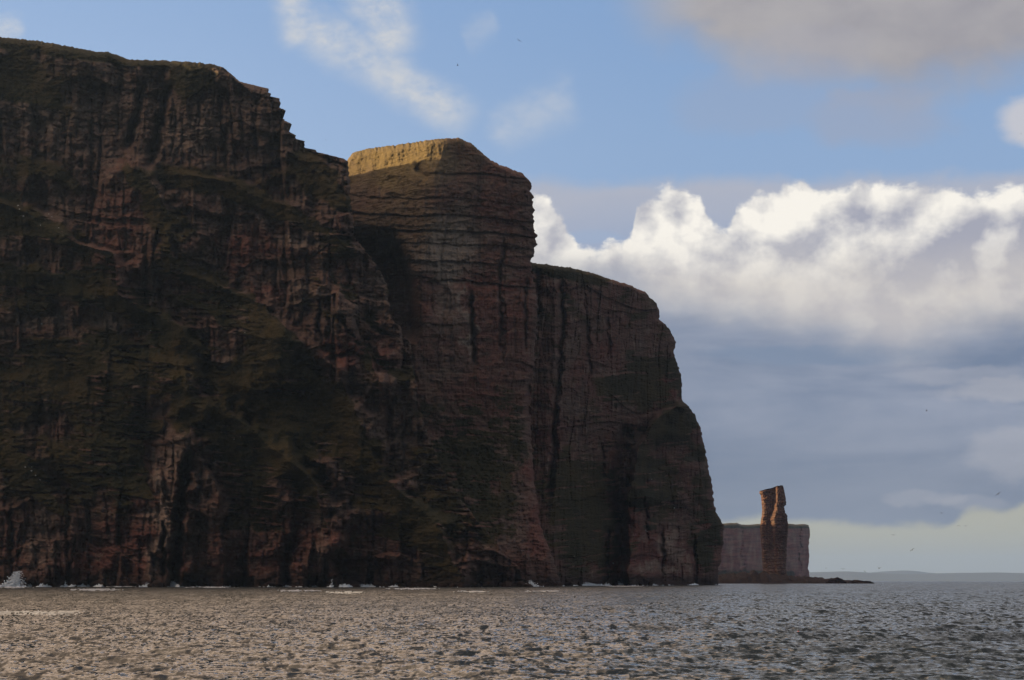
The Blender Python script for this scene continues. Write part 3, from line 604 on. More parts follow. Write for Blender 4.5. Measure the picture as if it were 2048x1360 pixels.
# ------------------------------------------------------------------ sea stack
M_stack = rock_material('sandstone', 0.88)
def sea_stack():
    nz = NZ(71); Y0 = 3600.0; k = Y0 / F
    lft = [(1527, 1168), (1529, 1150), (1528, 1130), (1527, 1108), (1526, 1090), (1524, 1070), (1523, 1052), (1525, 1040), (1527, 1026), (1527, 1012), (1526, 1002), (1525, 994), (1524, 988), (1522, 986), (1522, 981), (1525, 979)]
    rgt = [(1572, 1168), (1574, 1150), (1571, 1135), (1573, 1110), (1573, 1090), (1574, 1066), (1574.5, 1050), (1573, 1040), (1573, 1031), (1568.5, 1026), (1567, 1018), (1566.5, 1013), (1570.5, 1010), (1570, 1000), (1567.5, 986), (1565, 975), (1564, 972)]
    nv, na = 260, 220
    wv = np.linspace(1168, 971.5, nv)
    l = np.interp(-wv, [-p[1] for p in lft], [p[0] for p in lft]); r = np.interp(-wv, [-p[1] for p in rgt], [p[0] for p in rgt])
    bed = nz.rnd(np.floor(wv / 2.6 + nz(wv / 9, wv * 0)), wv * 0 + 2) - 0.5
    l = l + bed * 0.8; r = r - bed[::-1] * 0.8
    # the top slopes up to the right
    ph = np.linspace(0, 2 * np.pi, na, endpoint=False)
    PH, WV = np.meshgrid(ph, wv)
    c_ = ((l + r) / 2)[:, None]; hw = ((r - l) / 2)[:, None]
    # a rough rhombic section, one corner towards the eye
    p4 = 3.2
    cs, sn = np.cos(PH), np.sin(PH)
    rot = 0.38
    c2, s2 = np.cos(PH - rot), np.sin(PH - rot)
    rad = 1.0 / (np.abs(c2) ** p4 + np.abs(s2) ** p4) ** (1 / p4)
    px, py = rad * cs, rad * sn
    mx = np.abs(px).max(1, keepdims=True)
    px = px / mx; py = py / mx
    colu = PH * 9
    rel = 0.9 * nz.fbm(colu, WV / 14, 4) * 0.10 + 0.05 * (nz.rnd(np.floor(PH * 5 + 1.2 * nz(WV / 12, PH)), np.floor(WV / 11)) - 0.5) * 2
    rel += 0.10 * np.exp(-((PH - 4.55 - 0.012 * (WV - 1010)) / 0.10) ** 2) * ss(WV, 975, 985) * (1 - ss(WV, 1040, 1052)) * -1.6
    dshrink = 1 + rel * ss(np.abs(py), 0.15, 0.5)
    U_ = c_ + hw * px
    topcut = np.interp(U_, [1522, 1550, 1552, 1566], [981, 974.5, 972.5, 971.5]) + 0.7 * nz.fbm(U_ / 5, PH, 3)
    Wc = np.maximum(WV, topcut)
    Ys = Y0 + 18 + hw * k * py * 1.05 * dshrink
    front = np.sin(PH) < -1e-6
    dl = U_ - l[:, None]; dr = r[:, None] - U_
    xs = np.interp(WV, [972, 1000, 1018, 1034, 1048, 1100, 1170], [1551, 1552.5, 1551, 1548, 1547, 1550, 1552]) + 1.0 * nz.fbm(WV / 9, WV * 0, 3)
    ww_ = np.interp(WV, [972, 992, 1008, 1020, 1034, 1046, 1062], [1.3, 2.0, 3.5, 5.5, 8.5, 8.5, 3.0])
    bl = nz.rnd(np.floor(U_ / 7 + 0.5 * nz(U_ / 9, WV / 9)), np.floor(WV / 9 + nz(WV / 30, U_ * 0))) - 0.5
    edge = np.clip(0.55 + 1.3 * nz.fbm(WV / 10, WV * 0 + 3, 3), 0.05, 1.3)
    Yf = Y0 - 4 + 9 * edge * np.exp(-dl / 2.2) - 0.12 * (U_ - 1548) + 9 * np.exp(-dr / 2.6) + 2.2 * bl + 1.2 * bed[:, None] + 1.5 * nz.fbm(U_ / 3, WV / 3, 3)
    Yf -= 15 * ss(U_, xs - ww_, xs) * (1 - 0.6 * ss(WV, 1050, 1090))
    Yf -= 16 * ss(WV, 1100, 1168) * np.exp(-((U_ - 1548) / 20) ** 2)
    Ys = np.where(front, Yf, Ys)
    X = (U_ - CX) / F * Y0; Z = H + (HY - Wc) / F * Y0
    co = np.stack([X, Ys, Z], -1).reshape(-1, 3)
    i = np.arange(nv * na).reshape(nv, na); j = np.roll(i, -1, 1)
    q = np.stack([i[:-1], j[:-1], j[1:], i[1:]], -1).reshape(-1, 4)
    cap = len(co); co = np.r_[co, [co[i[-1]].mean(0)]]
    tr = np.stack([i[-1], j[-1], np.full(na, cap)], -1)
    tintv = np.repeat(bed + 0.5, na); u2, w2 = U_.ravel(), Wc.ravel()
    red = np.clip(0.46 + 0.25 * nz.fbm(u2 / 8, w2 / 6, 3), 0, 1); pale = np.clip(0.2 + 0.4 * nz.fbm(u2 / 6, w2 / 3, 3), 0, 1)
    gr = 0.1 + 0.7 * (1 - ss(w2 - topcut.ravel(), 0.2, 2.0)); z = co[:, 2]
    A = {k2: np.r_[v, 0.4] for k2, v in dict(grass=gr, red=red, pale=pale, tint=tintv).items()}
    A['wet'] = ss(-z, -12, -2)
    me = mesh_from('sea_stack', co, q, tr, A)
    return link('sea_stack', me, M_stack, label='tall red sandstone sea stack with sunlit streaks standing clear of the cape', category='sea stack')
sea_stack()

# low dark platform and reef at its foot
M_reef = rock_material('reef_rock', 0.34)
def ridge_mesh(name, prof, Y0, depth, seed, mat, rough=0.5, n=240, m=26, **props):
    """a low ridge of rock whose crest follows prof (photo pixels at distance Y0)"""
    nz = NZ(seed); p = np.array(prof, float)
    u = np.linspace(p[0, 0], p[-1, 0], n); w = np.interp(u, p[:, 0], p[:, 1])
    xx = (u - CX) / F * Y0; hz = (HY - w) / F * Y0 + H
    hz = hz * (1 + 0.35 * nz.fbm(xx / 9, xx * 0, 4) * rough)
    v = np.linspace(-1, 1, m)
    Xg, Vg = np.meshgrid(xx, v)
    shape = np.clip(1 - np.abs(Vg) ** 1.5, 0, 1)
    Z = hz[None] * shape + rough * 2.2 * nz.fbm(Xg / 12, Vg * 3, 5) * shape - 1.2 * (1 - shape)
    Yg = Y0 + Vg * depth + 6 * nz.fbm(Xg / 20, Vg * 2, 3)
    co = np.stack([Xg + 1.5 * nz.fbm(Xg / 8, Vg * 4, 3), Yg, Z], -1).reshape(-1, 3)
    gr = np.zeros(len(co))
    me = mesh_from(name, co, grid_quads(m, n), attrs=dict(grass=gr + 0.1, red=gr + 0.12, pale=gr + 0.02, tint=np.clip(0.5 + nz.fbm(co[:, 0] / 9, co[:, 2] / 2, 3), 0, 1), wet=gr + 0.4))
    return link(name, me, mat, **props)
ridge_mesh('reef', [(1400, 1150), (1440, 1149), (1480, 1146), (1500, 1142), (1530, 1145), (1560, 1150), (1580, 1152), (1625, 1154), (1652, 1156), (1672, 1158.5), (1690, 1160), (1715, 1163), (1740, 1164)], 3520, 60, 81, M_reef, kind='structure', label='low dark rock platform running out from the foot of the sea stack')
ridge_mesh('rock', [(1652, 1163), (1660, 1156.5), (1668, 1155.2), (1676, 1155.5), (1684, 1158), (1692, 1163)], 3440, 12, 82, M_reef, 0.4, 60, 14, label='hump-backed dark rock on the reef right of the sea stack', category='rock')
ridge_mesh('rock', [(1698, 1163.5), (1706, 1160.5), (1716, 1159.8), (1728, 1160.6), (1746, 1164)], 3440, 10, 83, M_reef, 0.4, 60, 14, label='outermost low black rock awash beyond the reef', category='rock')

# ------------------------------------------------------------------ far hills
m = new_mat('hazed_moorland'); x, y, z = coords()
finish(mixc(noise(comb(x, y, z * 4), 0.0008, 5, 0.6), (0.062, 0.074, 0.078), (0.085, 0.092, 0.088)), 0.95); M_moor = m  # moor lightened and blued so its colour carries distance haze
def hills(prof, Y0, depth, seed, label):
    nz = NZ(seed); p = np.array(prof, float); n, mm = 220, 14
    u = np.linspace(p[0, 0], p[-1, 0], n); w = np.interp(u, p[:, 0], p[:, 1])
    w = np.convolve(np.pad(w, 6, mode='edge'), np.ones(13) / 13, 'valid')
    xx = (u - CX) / F * Y0; hz = (HY - w) / F * Y0 + H
    v = np.linspace(-1, 1, mm); Xg, Vg = np.meshgrid(xx, v)
    shape = 0.5 + 0.5 * np.cos(np.pi * Vg)
    Z = (hz[None] + 8) * shape + 6 * nz.fbm(Xg / 600, Vg * 3, 4) * shape - 8
    co = np.stack([Xg, Y0 + Vg * depth, Z], -1).reshape(-1, 3)
    me = mesh_from('hills', co, grid_quads(mm, n), smooth=True)
    link('hills', me, M_moor, kind='structure', label=label)
hills([(1380, 1150), (1500, 1147), (1610, 1144.5), (1660, 1143.5), (1700, 1142), (1730, 1145), (1800, 1148.5), (1900, 1146), (1960, 1144.5), (2060, 1145.5), (2300, 1150), (2600, 1158)], 48000, 3500, 91, 'long low blue island shore along the horizon')
hills([(1560, 1158), (1680, 1150), (1730, 1146), (1770, 1142.5), (1815, 1140), (1850, 1144.5), (1900, 1149), (1980, 1154), (2100, 1160)], 56000, 3000, 92, 'faint farther hill just showing over the blue island shore')

# ------------------------------------------------------------------ sea
def wave_tile(N, L, seed, lo, hi, wind=1.48, spread=4.0):
    r = np.random.default_rng(seed)
    k1 = np.fft.fftfreq(N, L / N) * 2 * np.pi
    KX, KY = np.meshgrid(k1, k1, indexing='ij'); K = np.hypot(KX, KY); K[0, 0] = 1
    lam = 2 * np.pi / K
    cosang = (KX * math.cos(wind) + KY * math.sin(wind)) / K
    P = np.exp(-(0.9 / (K * 5.0)) ** 2 * 1.0) / K ** 4 * (0.06 + np.abs(cosang) ** spread)
    P[(lam < lo) | (lam > hi)] = 0; P[0, 0] = 0
    Hh = np.sqrt(P) * (r.normal(size=(N, N)) + 1j * r.normal(size=(N, N)))
    h = np.real(np.fft.ifft2(Hh)); hx = np.real(np.fft.ifft2(-1j * KX / K * Hh)); hy = np.real(np.fft.ifft2(-1j * KY / K * Hh))
    s = h.std(); return h / s, hx / s, hy / s
def samp(T, L, x, y):
    N = T.shape[0]; a = (x / L % 1.0) * N; b = (y / L % 1.0) * N
    i = np.floor(a).astype(int); j = np.floor(b).astype(int); fa, fb = a - i, b - j
    i %= N; j %= N; i2 = (i + 1) % N; j2 = (j + 1) % N
    return (T[i, j] * (1 - fa) + T[i2, j] * fa) * (1 - fb) + (T[i, j2] * (1 - fa) + T[i2, j2] * fa) * fb
WL = [(256, 131.0, 5, 7, 40, 0.14), (512, 67.0, 6, 2.0, 7, 0.055), (512, 29.0, 7, 0.25, 2.0, 0.034)]
WT = [(wave_tile(N, L, sd, lo, hi), L, am, hi) for N, L, sd, lo, hi, am in WL]
def sea_h(x, y, dist=None):
    if dist is None: dist = np.hypot(x, y)
    h = 0; ox = 0; oy = 0
    step = dist * dist / (F * H) * 0.27        # spacing of the rows there
    for (T, L, am, hi) in WT:
        fade = np.clip(0.5 * hi / (step + 1e-6) - 0.3, 0.0, 1.0)
        h = h + am * fade * samp(T[0], L, x, y); ox = ox + am * fade * 0.95 * samp(T[1], L, x, y); oy = oy + am * fade * 0.95 * samp(T[2], L, x, y)
    return h, ox, oy
def build_sea():
    pxs = np.r_[np.linspace(248, 6, 820), np.linspace(5.4, 1.0, 14)]
    rr = np.r_[[3, 8, 16, 28, 42, 56], H * F / pxs, [24000, 34000, 60000]]
    rr = np.unique(rr)
    fine = np.linspace(R(-17), R(17), 720)
    coarse = np.linspace(R(17), R(343), 66)[1:-1]
    th = np.r_[fine, coarse]
    TH, RR = np.meshgrid(th, rr)
    x = RR * np.sin(TH); y = RR * np.cos(TH)
    h, ox, oy = sea_h(x, y, RR)
    f = ss(RR, 30, 60) * (1 - ss(RR, 4000, 9000)); infr = (np.abs(((TH + np.pi) % (2 * np.pi)) - np.pi) < R(17.1)) * f
    co = np.stack([x + ox * infr, y + oy * infr, h * infr], -1)
    nr, nc = x.shape
    i = np.arange(nr * nc).reshape(nr, nc); j = np.roll(i, -1, 1)
    q = np.stack([i[:-1], i[1:], j[1:], j[:-1]], -1).reshape(-1, 4)
    co = np.r_[co.reshape(-1, 3), [[0, 0, 0]]]
    t = np.stack([np.full(nc, nr * nc), i[0], j[0]], -1)
    return mesh_from('sea', co, q, t, smooth=True)
m = new_mat('sea_water'); x, y, z = coords()
def nvec(vec, scale, detail, rough, kx, ky, by=0.0):
    """a slope field: two channels of a noise, centred, as a vector (kx, ky, 0)"""
    t = V.nt; n = t.nodes.new('ShaderNodeTexNoise'); t.links.new(vec, n.inputs['Vector'])
    n.inputs['Scale'].default_value = scale; n.inputs['Detail'].default_value = detail; n.inputs['Roughness'].default_value = rough
    sp_ = t.nodes.new('ShaderNodeSeparateColor'); t.links.new(n.outputs['Color'], sp_.inputs[0])
    return (V(sp_.outputs[0]) - 0.5) * kx, (V(sp_.outputs[1]) - 0.5) * ky + by
# ripples too small to mesh tilt the surface; steep wavelet faces show the dark water
ax, ay = nvec(comb(x, y * 0.8, 0.0), 2.6, 3, 0.6, 0.9, 1.5)
f1 = noise(comb(x * 0.72, y * 0.46, 0.0), 2.1, 3, 0.55, 0.25)
f2 = noise(comb(x * 0.85, y * 0.19, 3.0), 1.05, 3, 0.55, 0.25)
f3 = noise(comb(x * 1.25, y * 0.08, 7.0), 0.5, 3, 0.55, 0.2)
f4 = noise(comb(x * 0.9, y * 0.22, 9.0), 0.10, 4, 0.6, 0.2)
steep = sstep(f1, 0.54, 0.68) * 1.1 + sstep(f2, 0.54, 0.68) * 0.9 + sstep(f3, 0.52, 0.72) * 0.30 + (f4 - 0.5) * 0.35
g_ = V.nt.nodes.new('ShaderNodeNewGeometry')
va = V.nt.nodes.new('ShaderNodeVectorMath'); va.operation = 'ADD'
V.nt.links.new(g_.outputs['Normal'], va.inputs[0])
V.nt.links.new(comb(ax, ay - 0.06 - steep, 0.0), va.inputs[1])
vn = V.nt.nodes.new('ShaderNodeVectorMath'); vn.operation = 'NORMALIZE'
V.nt.links.new(va.outputs[0], vn.inputs[0])
b = finish((0.012, 0.020, 0.021), 0.12, spec=0.5)
V.nt.links.new(vn.outputs[0], b.inputs['Normal'])
b.inputs['IOR'].default_value = 1.55
sea = link('sea', build_sea(), m, kind='structure', label='choppy open sea, tan on the left and steel grey on the right')

# ------------------------------------------------------------------ surf and foam at the foot of the cliffs
m = new_mat('foam_white'); x, y, z = coords()
nn = noise(comb(x, y, z), 0.5, 4, 0.6)
finish(mixc(nn, (0.55, 0.62, 0.65), (0.84, 0.87, 0.88)), 0.9); M_foam = m

m = new_mat('thin_foam'); x, y, z = coords()
b = finish((0.62, 0.64, 0.66), 0.8); b.inputs['Alpha'].default_value = 0.35; M_thin = m

def foot_line(co):
    """the waterline of a headland: one point per column where it leaves the sea"""
    z = co[..., 2]; k = np.argmax(z > 0.2, axis=0); k = np.maximum(k, 1)
    return np.stack([co[k, np.arange(co.shape[1]), i] for i in range(2)], -1)
fl = [foot_line(c) for c in (A_co, B_co, C_co)]
uu = np.arange(-120, 1437, 0.8)
best = np.full(len(uu), 1e9)
for f in fl:
    pu = f[:, 0] / f[:, 1] * F + CX; o = np.argsort(pu)
    yy = np.interp(uu, pu[o], f[o, 1], left=1e9, right=1e9)
    best = np.minimum(best, yy)
best = np.minimum(best, 2400)
shoreY = np.convolve(np.pad(best, 4, mode='edge'), np.ones(9) / 9, 'valid')
def shore(u): return float(np.interp(u, uu, shoreY))

def surf():
    nz = NZ(201); n = len(uu)
    X = (uu - CX) / F * shoreY
    a = nz.fbm(uu / 26, uu * 0 + 1, 4) + 0.25 * nz.fbm(uu / 5, uu * 0 + 7, 3)
    bias = np.interp(uu, [-120, 0, 150, 200, 280, 300, 370, 400, 520, 560, 640, 660, 770, 820, 1000, 1060, 1120, 1160, 1250, 1330, 1436], [.25, .35, .4, .25, -.2, .3, .3, -.15, -.1, .2, .15, .25, .3, -.2, .1, .25, .2, .4, .35, .15, .1])
    hh = np.clip(a + bias, 0, 1.2) * 2.6
    wd = 3 + 14 * np.clip(a + bias + 0.1, 0, 1)
    rows = []
    for v, hv in ((0.0, 0.4), (0.2, 0.9), (0.42, 1.0), (0.7, 0.55), (1.0, 0.0)):
        zz = hh * hv * (0.75 + 0.9 * np.clip(nz.fbm(uu / 2.2, uu * 0 + 11 * v, 3), -0.6, 0.8)) - 0.15
        rows.append(np.stack([X, shoreY + 2 - wd * v + 1.5 * nz.fbm(uu / 4, uu * 0 + 5 * v, 3), zz], -1))
    co = np.stack(rows, 0); q = grid_quads(5, n)
    keep = (hh > 0.10); kq = keep[q[:, 0] % n] & keep[q[:, 1] % n]
    me = mesh_from('surf', co.reshape(-1, 3), q[kq])
    link('surf', me, M_foam, kind='stuff', label='broken line of white surf along the foot of the cliffs')
surf()

def foam_sheets():
    nz = NZ(203); cos = []; qs = []; n0 = 0
    for (u, w, ru, rw) in ((190, 1181.0, 60, 3.0), (30, 1228, 80, 4.0), (690, 1187, 48, 2.2), (20, 1176.5, 60, 2.0), (245, 1174.5, 40, 1.3), (600, 1183, 60, 1.6), (945, 1185, 40, 1.6), (1085, 1184, 50, 1.3), (830, 1179, 60, 1.6), (110, 1229, 80, 3.0), (420, 1176, 60, 1.4), (1250, 1174, 60, 1.2), (1480, 1166, 60, 1.4)):
        nu_, nv_ = 90, 36
        U_, W_ = np.meshgrid(np.linspace(u - ru, u + ru, nu_), np.linspace(w - rw, w + rw, nv_))
        Y = H * F / (W_ - HY); X = (U_ - CX) / F * Y
        q = ((U_ - u) / ru) ** 2 + ((W_ - w) / rw) ** 2
        val = 0.55 - q + 0.9 * nz.fbm(U_ / 10, W_ / 1.1, 4)
        h, ox, oy = sea_h(X, Y)
        co = np.stack([X + ox, Y + oy, h + 0.05 + 0.0004 * Y], -1).reshape(-1, 3)
        g = grid_quads(nv_, nu_); k = val.ravel() > 0
        g = g[k[g].all(1)]
        cos.append(co); qs.append(g + n0); n0 += len(co)
    me = mesh_from('sea_foam', np.concatenate(cos), np.concatenate(qs))
    link('sea_foam', me, M_thin, kind='stuff', label='thin white foam patches drifting on the sea')
foam_sheets()

OCT = np.array([(1, 0, 0), (-1, 0, 0), (0, 1, 0), (0, -1, 0), (0, 0, 1), (0, 0, -1)], float)
OCF = np.array([(0, 2, 4), (2, 1, 4), (1, 3, 4), (3, 0, 4), (2, 0, 5), (1, 2, 5), (3, 1, 5), (0, 3, 5)])
def breaking_wave(u, w_top, half, label, seed, n=1400, thin=1.0):
    """a burst of spray: a dense lobed foot and drops thinning upwards"""
    r = np.random.default_rng(seed); Y = shore(u) - 4; k = Y / F
    hm = (HY - w_top) * k + H; hw = half * k
    t = r.random(n) ** (2.2 * thin)
    lob = r.integers(0, 5, n); lc = r.uniform(-0.6, 0.6, 5); lh = r.uniform(0.45, 1.0, 5); lh[0] = 1; lc[0] = 0
    x = lc[lob] * hw * (1 - 0.5 * t) + r.normal(size=n) * hw * (0.46 - 0.36 * t)
    z = t * hm * lh[lob]
    y = r.normal(size=n) * hw * 0.35
    sz = r.uniform(0.10, 0.34, n) * (1.5 - t) * (0.8 + hm / 12)
    o = r.normal(size=(n, 6, 1)) * 0.25 + 1
    co = (OCT[None] * o * sz[:, None, None] + np.stack([x, y, z], -1)[:, None]).reshape(-1, 3)
    tr = (OCF[None] + (np.arange(n) * 6)[:, None, None]).reshape(-1, 3)
    ob = link('breaking_wave', mesh_from('breaking_wave', co, tris=tr), M_foam, label=label, category='wave', group='waves bursting against the cliffs')
    ob.location = ((u - CX) * k, Y, 0)
breaking_wave(38, 1142, 24, 'tallest white plume of spray bursting at the far left of the cliff foot', 301, 5200)
breaking_wave(131, 1158, 5, 'thin upright jet of spray a little right of the tallest plume', 302, 60)
breaking_wave(163, 1152, 6, 'faint narrow fan of spray over the long foam streak at left', 303, 70, 0.7)
breaking_wave(344, 1161, 20, 'rounded white burst of spray at the mouth of the dark sea cave', 304, 2600, 1.3)
breaking_wave(295, 1164, 13, 'small ragged splash on the rocks just left of the dark cave', 305, 700, 1.3)
breaking_wave(664, 1156, 4, 'thin vertical spray beside the red pillars at the waterline', 306, 50)
breaking_wave(732, 1167, 26, 'low white breaker just right of the red pillars', 307, 1800, 1.5)
breaking_wave(1062, 1159, 14, 'spray thrown over dark rocks below the square buttress', 308, 600)
breaking_wave(1172, 1164, 30, 'broad low breaker under the lower headland', 309, 2200, 1.5)
breaking_wave(1236, 1162, 12, 'small splash at the foot of the dark vertical cleft', 310, 450)

# ------------------------------------------------------------------ boulders along the shore
bpy_ico = {}
def ico(sub):
    import bmesh
    bm = bmesh.new(); bmesh.ops.create_icosphere(bm, subdivisions=sub, radius=1)
    v = np.array([x.co[:] for x in bm.verts]); f = np.array([[x.index for x in g.verts] for g in bm.faces]); bm.free()
    return v, f
IV, IF_ = ico(3)
def boulder_mesh(seed):
    nz = NZ(seed); v = IV.copy()
    r = np.random.default_rng(seed)
    for _ in range(9):                                   # knock flat faces off it
        n = r.normal(size=3); n /= np.linalg.norm(n); d = r.uniform(0.45, 0.8)
        e = v @ n - d; v -= np.maximum(e, 0)[:, None] * n * 0.92
    v *= 1 + 0.10 * nz.fbm(v[:, 0] * 2 + 5, v[:, 1] * 2 + v[:, 2] * 2, 4)[:, None]
    z0 = np.zeros(len(v))
    return mesh_from('boulder', v, tris=IF_, attrs=dict(grass=z0, red=z0 + 0.3, pale=z0 + 0.05, tint=z0 + 0.4, wet=z0 + 0.5))
bm_ = [boulder_mesh(400 + i) for i in range(6)]
for b_ in bm_: b_.materials.append(M_reef)
rng = random.Random(5)
spots = [(828, 13, 6), (846, 16, 8), (861, 12, 5), (884, 18, 7), (905, 12, 6), (928, 20, 9), (948, 14, 7), (958, 10, 6), (975, 22, 8), (1003, 14, 8), (1017, 26, 10), (1028, 12, 7), (1044, 20, 10), (1056, 16, 6), (1076, 18, 7), (1093, 12, 5), (1112, 14, 6), (1138, 16, 8), (1160, 10, 5), (1192, 16, 6), (1204, 10, 8), (1222, 12, 7), (1232, 14, 6), (1254, 9, 5), (1300, 9, 5), (302, 12, 7), (314, 18, 11), (277, 12, 5), (1281, 8, 4)]
for i, (u, a, h) in enumerate(spots):
    Y = shore(u) - rng.uniform(6, 16); k = Y / F
    o = bpy.data.objects.new('boulder', bm_[i % 6]); COL.objects.link(o)
    o.location = ((u - CX) * k, Y, h * k * 0.25); o.scale = (a * k * 0.75, a * k * 0.6, h * k * 1.0)
    o.rotation_euler = (rng.uniform(-.3, .3), rng.uniform(-.35, .35), rng.uniform(0, 6))
    o['group'] = 'dark boulders along the foot of the cliffs'; o['category'] = 'boulder'
    where = ('in the surf just left of the dark sea cave' if u < 700 else 'at the left end of the shore below the grassy talus' if u < 900 else 'on the dark shore under the square buttress' if u < 1010 else
             'beside the splash below the red rib' if u < 1100 else 'under the foot of the tall dark cleft' if u < 1200 else 'at the foot of the lower headland near the cape')
    o['label'] = ('large ' if a >= 18 else 'small ' if a <= 12 else 'middle-sized ') + 'dark wet boulder ' + where

# small pale stones that stand out on the grassy ramps
m = new_mat('pale_stone'); finish((0.34, 0.33, 0.30), 0.9); M_pale = m
pm = mesh_from('white_rock', IV * (1 + 0.2 * NZ(9).fbm(IV[:, 0] * 2, IV[:, 1] * 2 + IV[:, 2], 3))[:, None], tris=IF_); pm.materials.append(M_pale)
def on_cliff(co, u, w):
    pu = co[..., 0] / co[..., 1] * F + CX; pw = HY - (co[..., 2] - H) / co[..., 1] * F
    k = np.argmin((pu - u) ** 2 + (pw - w) ** 2); return co.reshape(-1, 3)[k]
for co, lst, lab in ((A_co, ((37, 412, 3), (39, 418, 2), (47, 433, 2.6), (67, 422, 1.6), (98, 428, 2), (104, 434, 1.6), (82, 451, 1.7), (118, 457, 1.6), (355, 436, 2.2)), 'small white rock on the grass high on the left headland'),
                     (A_co, ((83, 648, 3), (301, 662, 1.6), (490, 666, 1.5)), 'small white rock on a ledge halfway up the left headland'),
                     (A_co, ((50, 934, 2.4), (62, 941, 2.4), (71, 951, 2), (79, 960, 2.4), (64, 934, 1.6), (468, 878, 1.5), (481, 873, 1.2)), 'small white rock low on the grassy ramps of the left headland'),
                     (C_co, ((1349, 1016, 2), (1226, 1127, 2), (1303, 958, 1.5), (1148, 1113, 1.5), (1291, 1060, 2), (1294, 1063, 1.5)), 'small white rock on the lower headland near the cape')):
    for (u, w, r_) in lst:
        p = on_cliff(co, u, w); k = p[1] / F
        o = bpy.data.objects.new('white_rock', pm); COL.objects.link(o)
        o.location = (p[0], p[1] - 0.2, p[2]); o.scale = (r_ * k * 0.75, r_ * k * 0.75, r_ * k * 0.6); o.rotation_euler = (0.2, 0.3, u)
        o['group'] = 'small white rocks on the cliffs'; o['category'] = 'rock'
        o['label'] = ('larger ' if r_ >= 2.4 else '') + lab

# ------------------------------------------------------------------ seabirds
m = new_mat('dark_plumage'); finish((0.035, 0.032, 0.03), 0.8); M_bird = m
def bird_mesh(dihedral, droop, sweep):
    co = []; q = []
    # body: spindle along Y
    ring = 6; st = [(-0.30, 0.01), (-0.22, 0.035), (-0.10, 0.06), (0.03, 0.065), (0.13, 0.045), (0.18, 0.04), (0.23, 0.03), (0.29, 0.006)]
    for yv, r in st:
        for k in range(ring):
            a = 2 * math.pi * k / ring; co.append((r * math.cos(a), yv, r * 0.85 * math.sin(a)))
    for i in range(len(st) - 1):
        for k in range(ring): q.append((i * ring + k, i * ring + (k + 1) % ring, (i + 1) * ring + (k + 1) % ring, (i + 1) * ring + k))
    for sd in (-1, 1):
        b0 = len(co)
        for d, c0, c1 in ((0.03, 0.10, -0.10), (0.25, 0.12, -0.05), (0.45, 0.06, -0.07), (0.62, -0.06, -0.11)):
            zz = math.sin(dihedral) * min(d, 0.28) + math.sin(dihedral - droop) * max(0, d - 0.28)
            xx = sd * (math.cos(dihedral) * min(d, 0.28) + math.cos(dihedral - droop) * max(0, d - 0.28))
            for dz_, yy in ((0.012, c0 - sweep * d), (0.012, c1 - sweep * d), (-0.006, c1 - sweep * d), (-0.006, c0 - sweep * d)): co.append((xx, yy, zz + dz_))
        for i in range(3):
            for k in range(4): q.append((b0 + i * 4 + k, b0 + i * 4 + (k + 1) % 4, b0 + i * 4 + 4 + (k + 1) % 4, b0 + i * 4 + 4 + k))
        q.append((b0 + 12, b0 + 13, b0 + 14, b0 + 15))
    me = mesh_from('seabird', co, q); me.materials.append(M_bird); return me
BK = [bird_mesh(0.35, 0.5, 0.15), bird_mesh(0.9, 0.6, 0.2), bird_mesh(-0.25, 0.2, 0.2)]
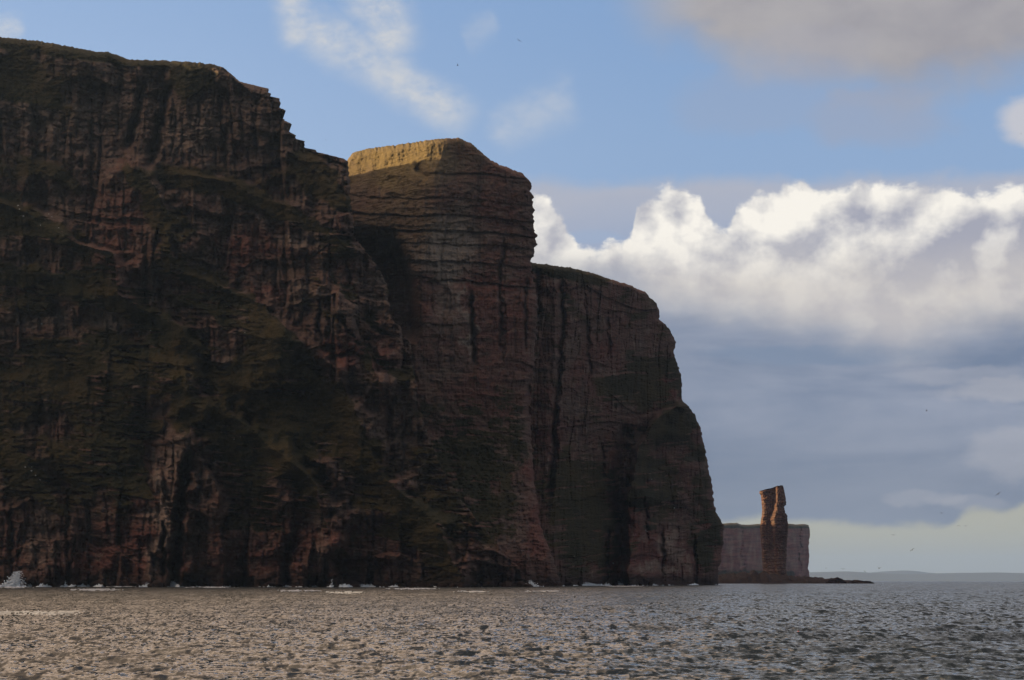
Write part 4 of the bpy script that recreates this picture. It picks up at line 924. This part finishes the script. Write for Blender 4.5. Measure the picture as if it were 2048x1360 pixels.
for (u, w, size, kind, yaw, roll, lab) in (
    (1038, 81, 11, 0, 0.4, 0.5, 'dark seabird high in the blue sky, uppermost of the two over the square buttress'),
    (915, 131, 9, 1, 1.3, 0.2, 'dark seabird with raised wings just beyond the end of the white wisp'),
    (651, 279, 5, 2, 1.0, 0.2, 'tiny dark seabird over the saddle left of the square buttress'),
    (1853, 822, 9, 1, 0.9, 0.3, 'dark seabird with raised wings alone against the blue grey cloud'),
    (1996, 988, 15, 0, 0.2, -0.6, 'long-winged banking seabird low in the grey cloud near the right edge'),
    (1883, 1026, 9, 0, 0.5, 0.1, 'seabird just above the lower edge of the grey cloud'),
    (1917, 1051, 8, 2, 0.3, 0.0, 'left one of two seabirds level with the cloud edge over pale sky'),
    (1931, 1052, 9, 0, 0.2, 0.0, 'right one of two seabirds level with the cloud edge over pale sky'),
    (1787, 1070, 11, 0, 0.1, 0.1, 'thin-winged seabird gliding level in the pale strip of sky'),
    (1824, 1100, 12, 0, 0.3, -0.6, 'banked seabird halfway down the pale strip of sky'),
    (1652, 1136, 5, 2, 0.8, 0.0, 'tiny seabird beside the right end of the far cliff'),
    (1686, 1138, 10, 0, 0.1, 0.05, 'seabird skimming left above the faint hills'),
    (1729, 1142, 8, 2, 0.6, 0.4, 'seabird crossing the outline of the faint hills'),
    (1758, 1137, 11, 1, 0.2, 0.1, 'dark seabird flapping above the peak of the faint hills'),
    (1605, 380, 4, 2, 1.2, 0.0, 'tiny seabird in front of the bright top of the white cloud'),
    (2042, 267, 5, 2, 1.2, 0.0, 'tiny seabird at the right edge below the small grey cloud')):
    Y = 1.25 * F / size
    o = bpy.data.objects.new('seabird', BK[kind]); COL.objects.link(o)
    o.location = ((u - CX) / F * Y, Y, H + (HY - w) / F * Y); o.rotation_euler = (0.1, roll, yaw)
    o['label'] = lab; o['category'] = 'seabird'; o['group'] = 'seabirds in flight'

# ------------------------------------------------------------------ small red marker buoy
m = new_mat('red_float'); finish((0.62, 0.05, 0.03), 0.4, spec=0.5); M_red = m
m = new_mat('dark_rope'); finish((0.05, 0.045, 0.035), 0.9); M_rope = m
Y = H * F / (1270 - HY); X = (1597 - CX) / F * Y
h0 = float(sea_h(np.array([X]), np.array([Y]))[0][0])
e = bpy.data.objects.new('marker_buoy', None); COL.objects.link(e); e.location = (X, Y, h0)
e['label'] = 'tiny red float bobbing on the open sea below the sea stack'; e['category'] = 'buoy'
fv = IV * np.array([0.13, 0.13, 0.15]); fv[:, 2] += 0.10
link('float', mesh_from('float', fv, tris=IF_, smooth=True), M_red, e)
rv = IV[:, [0, 1, 2]] * np.array([0.02, 0.02, 0.12]); rv[:, 2] += 0.30
link('mast', mesh_from('mast', rv, tris=IF_), M_rope, e)

# ------------------------------------------------------------------ haze
HAZE = True
if HAZE:
    hm = bpy.data.materials.new('haze_air'); hm.use_nodes = True; t = hm.node_tree; t.nodes.clear()
    pv = t.nodes.new('ShaderNodeVolumePrincipled'); om = t.nodes.new('ShaderNodeOutputMaterial')
    pv.inputs['Color'].default_value = (0.42, 0.63, 1.0, 1); pv.inputs['Density'].default_value = 1.3e-5
    pv.inputs['Anisotropy'].default_value = 0.5
    t.links.new(pv.outputs[0], om.inputs['Volume'])
    s, zt, zb = 62000.0, 780.0, -40.0
    v = [(-s, -s, zb), (s, -s, zb), (s, s, zb), (-s, s, zb), (-s, -s, zt), (s, -s, zt), (s, s, zt), (-s, s, zt)]
    q = [(0, 3, 2, 1), (4, 5, 6, 7), (0, 1, 5, 4), (1, 2, 6, 5), (2, 3, 7, 6), (3, 0, 4, 7)]
    link('haze', mesh_from('haze', v, q), hm, kind='stuff')
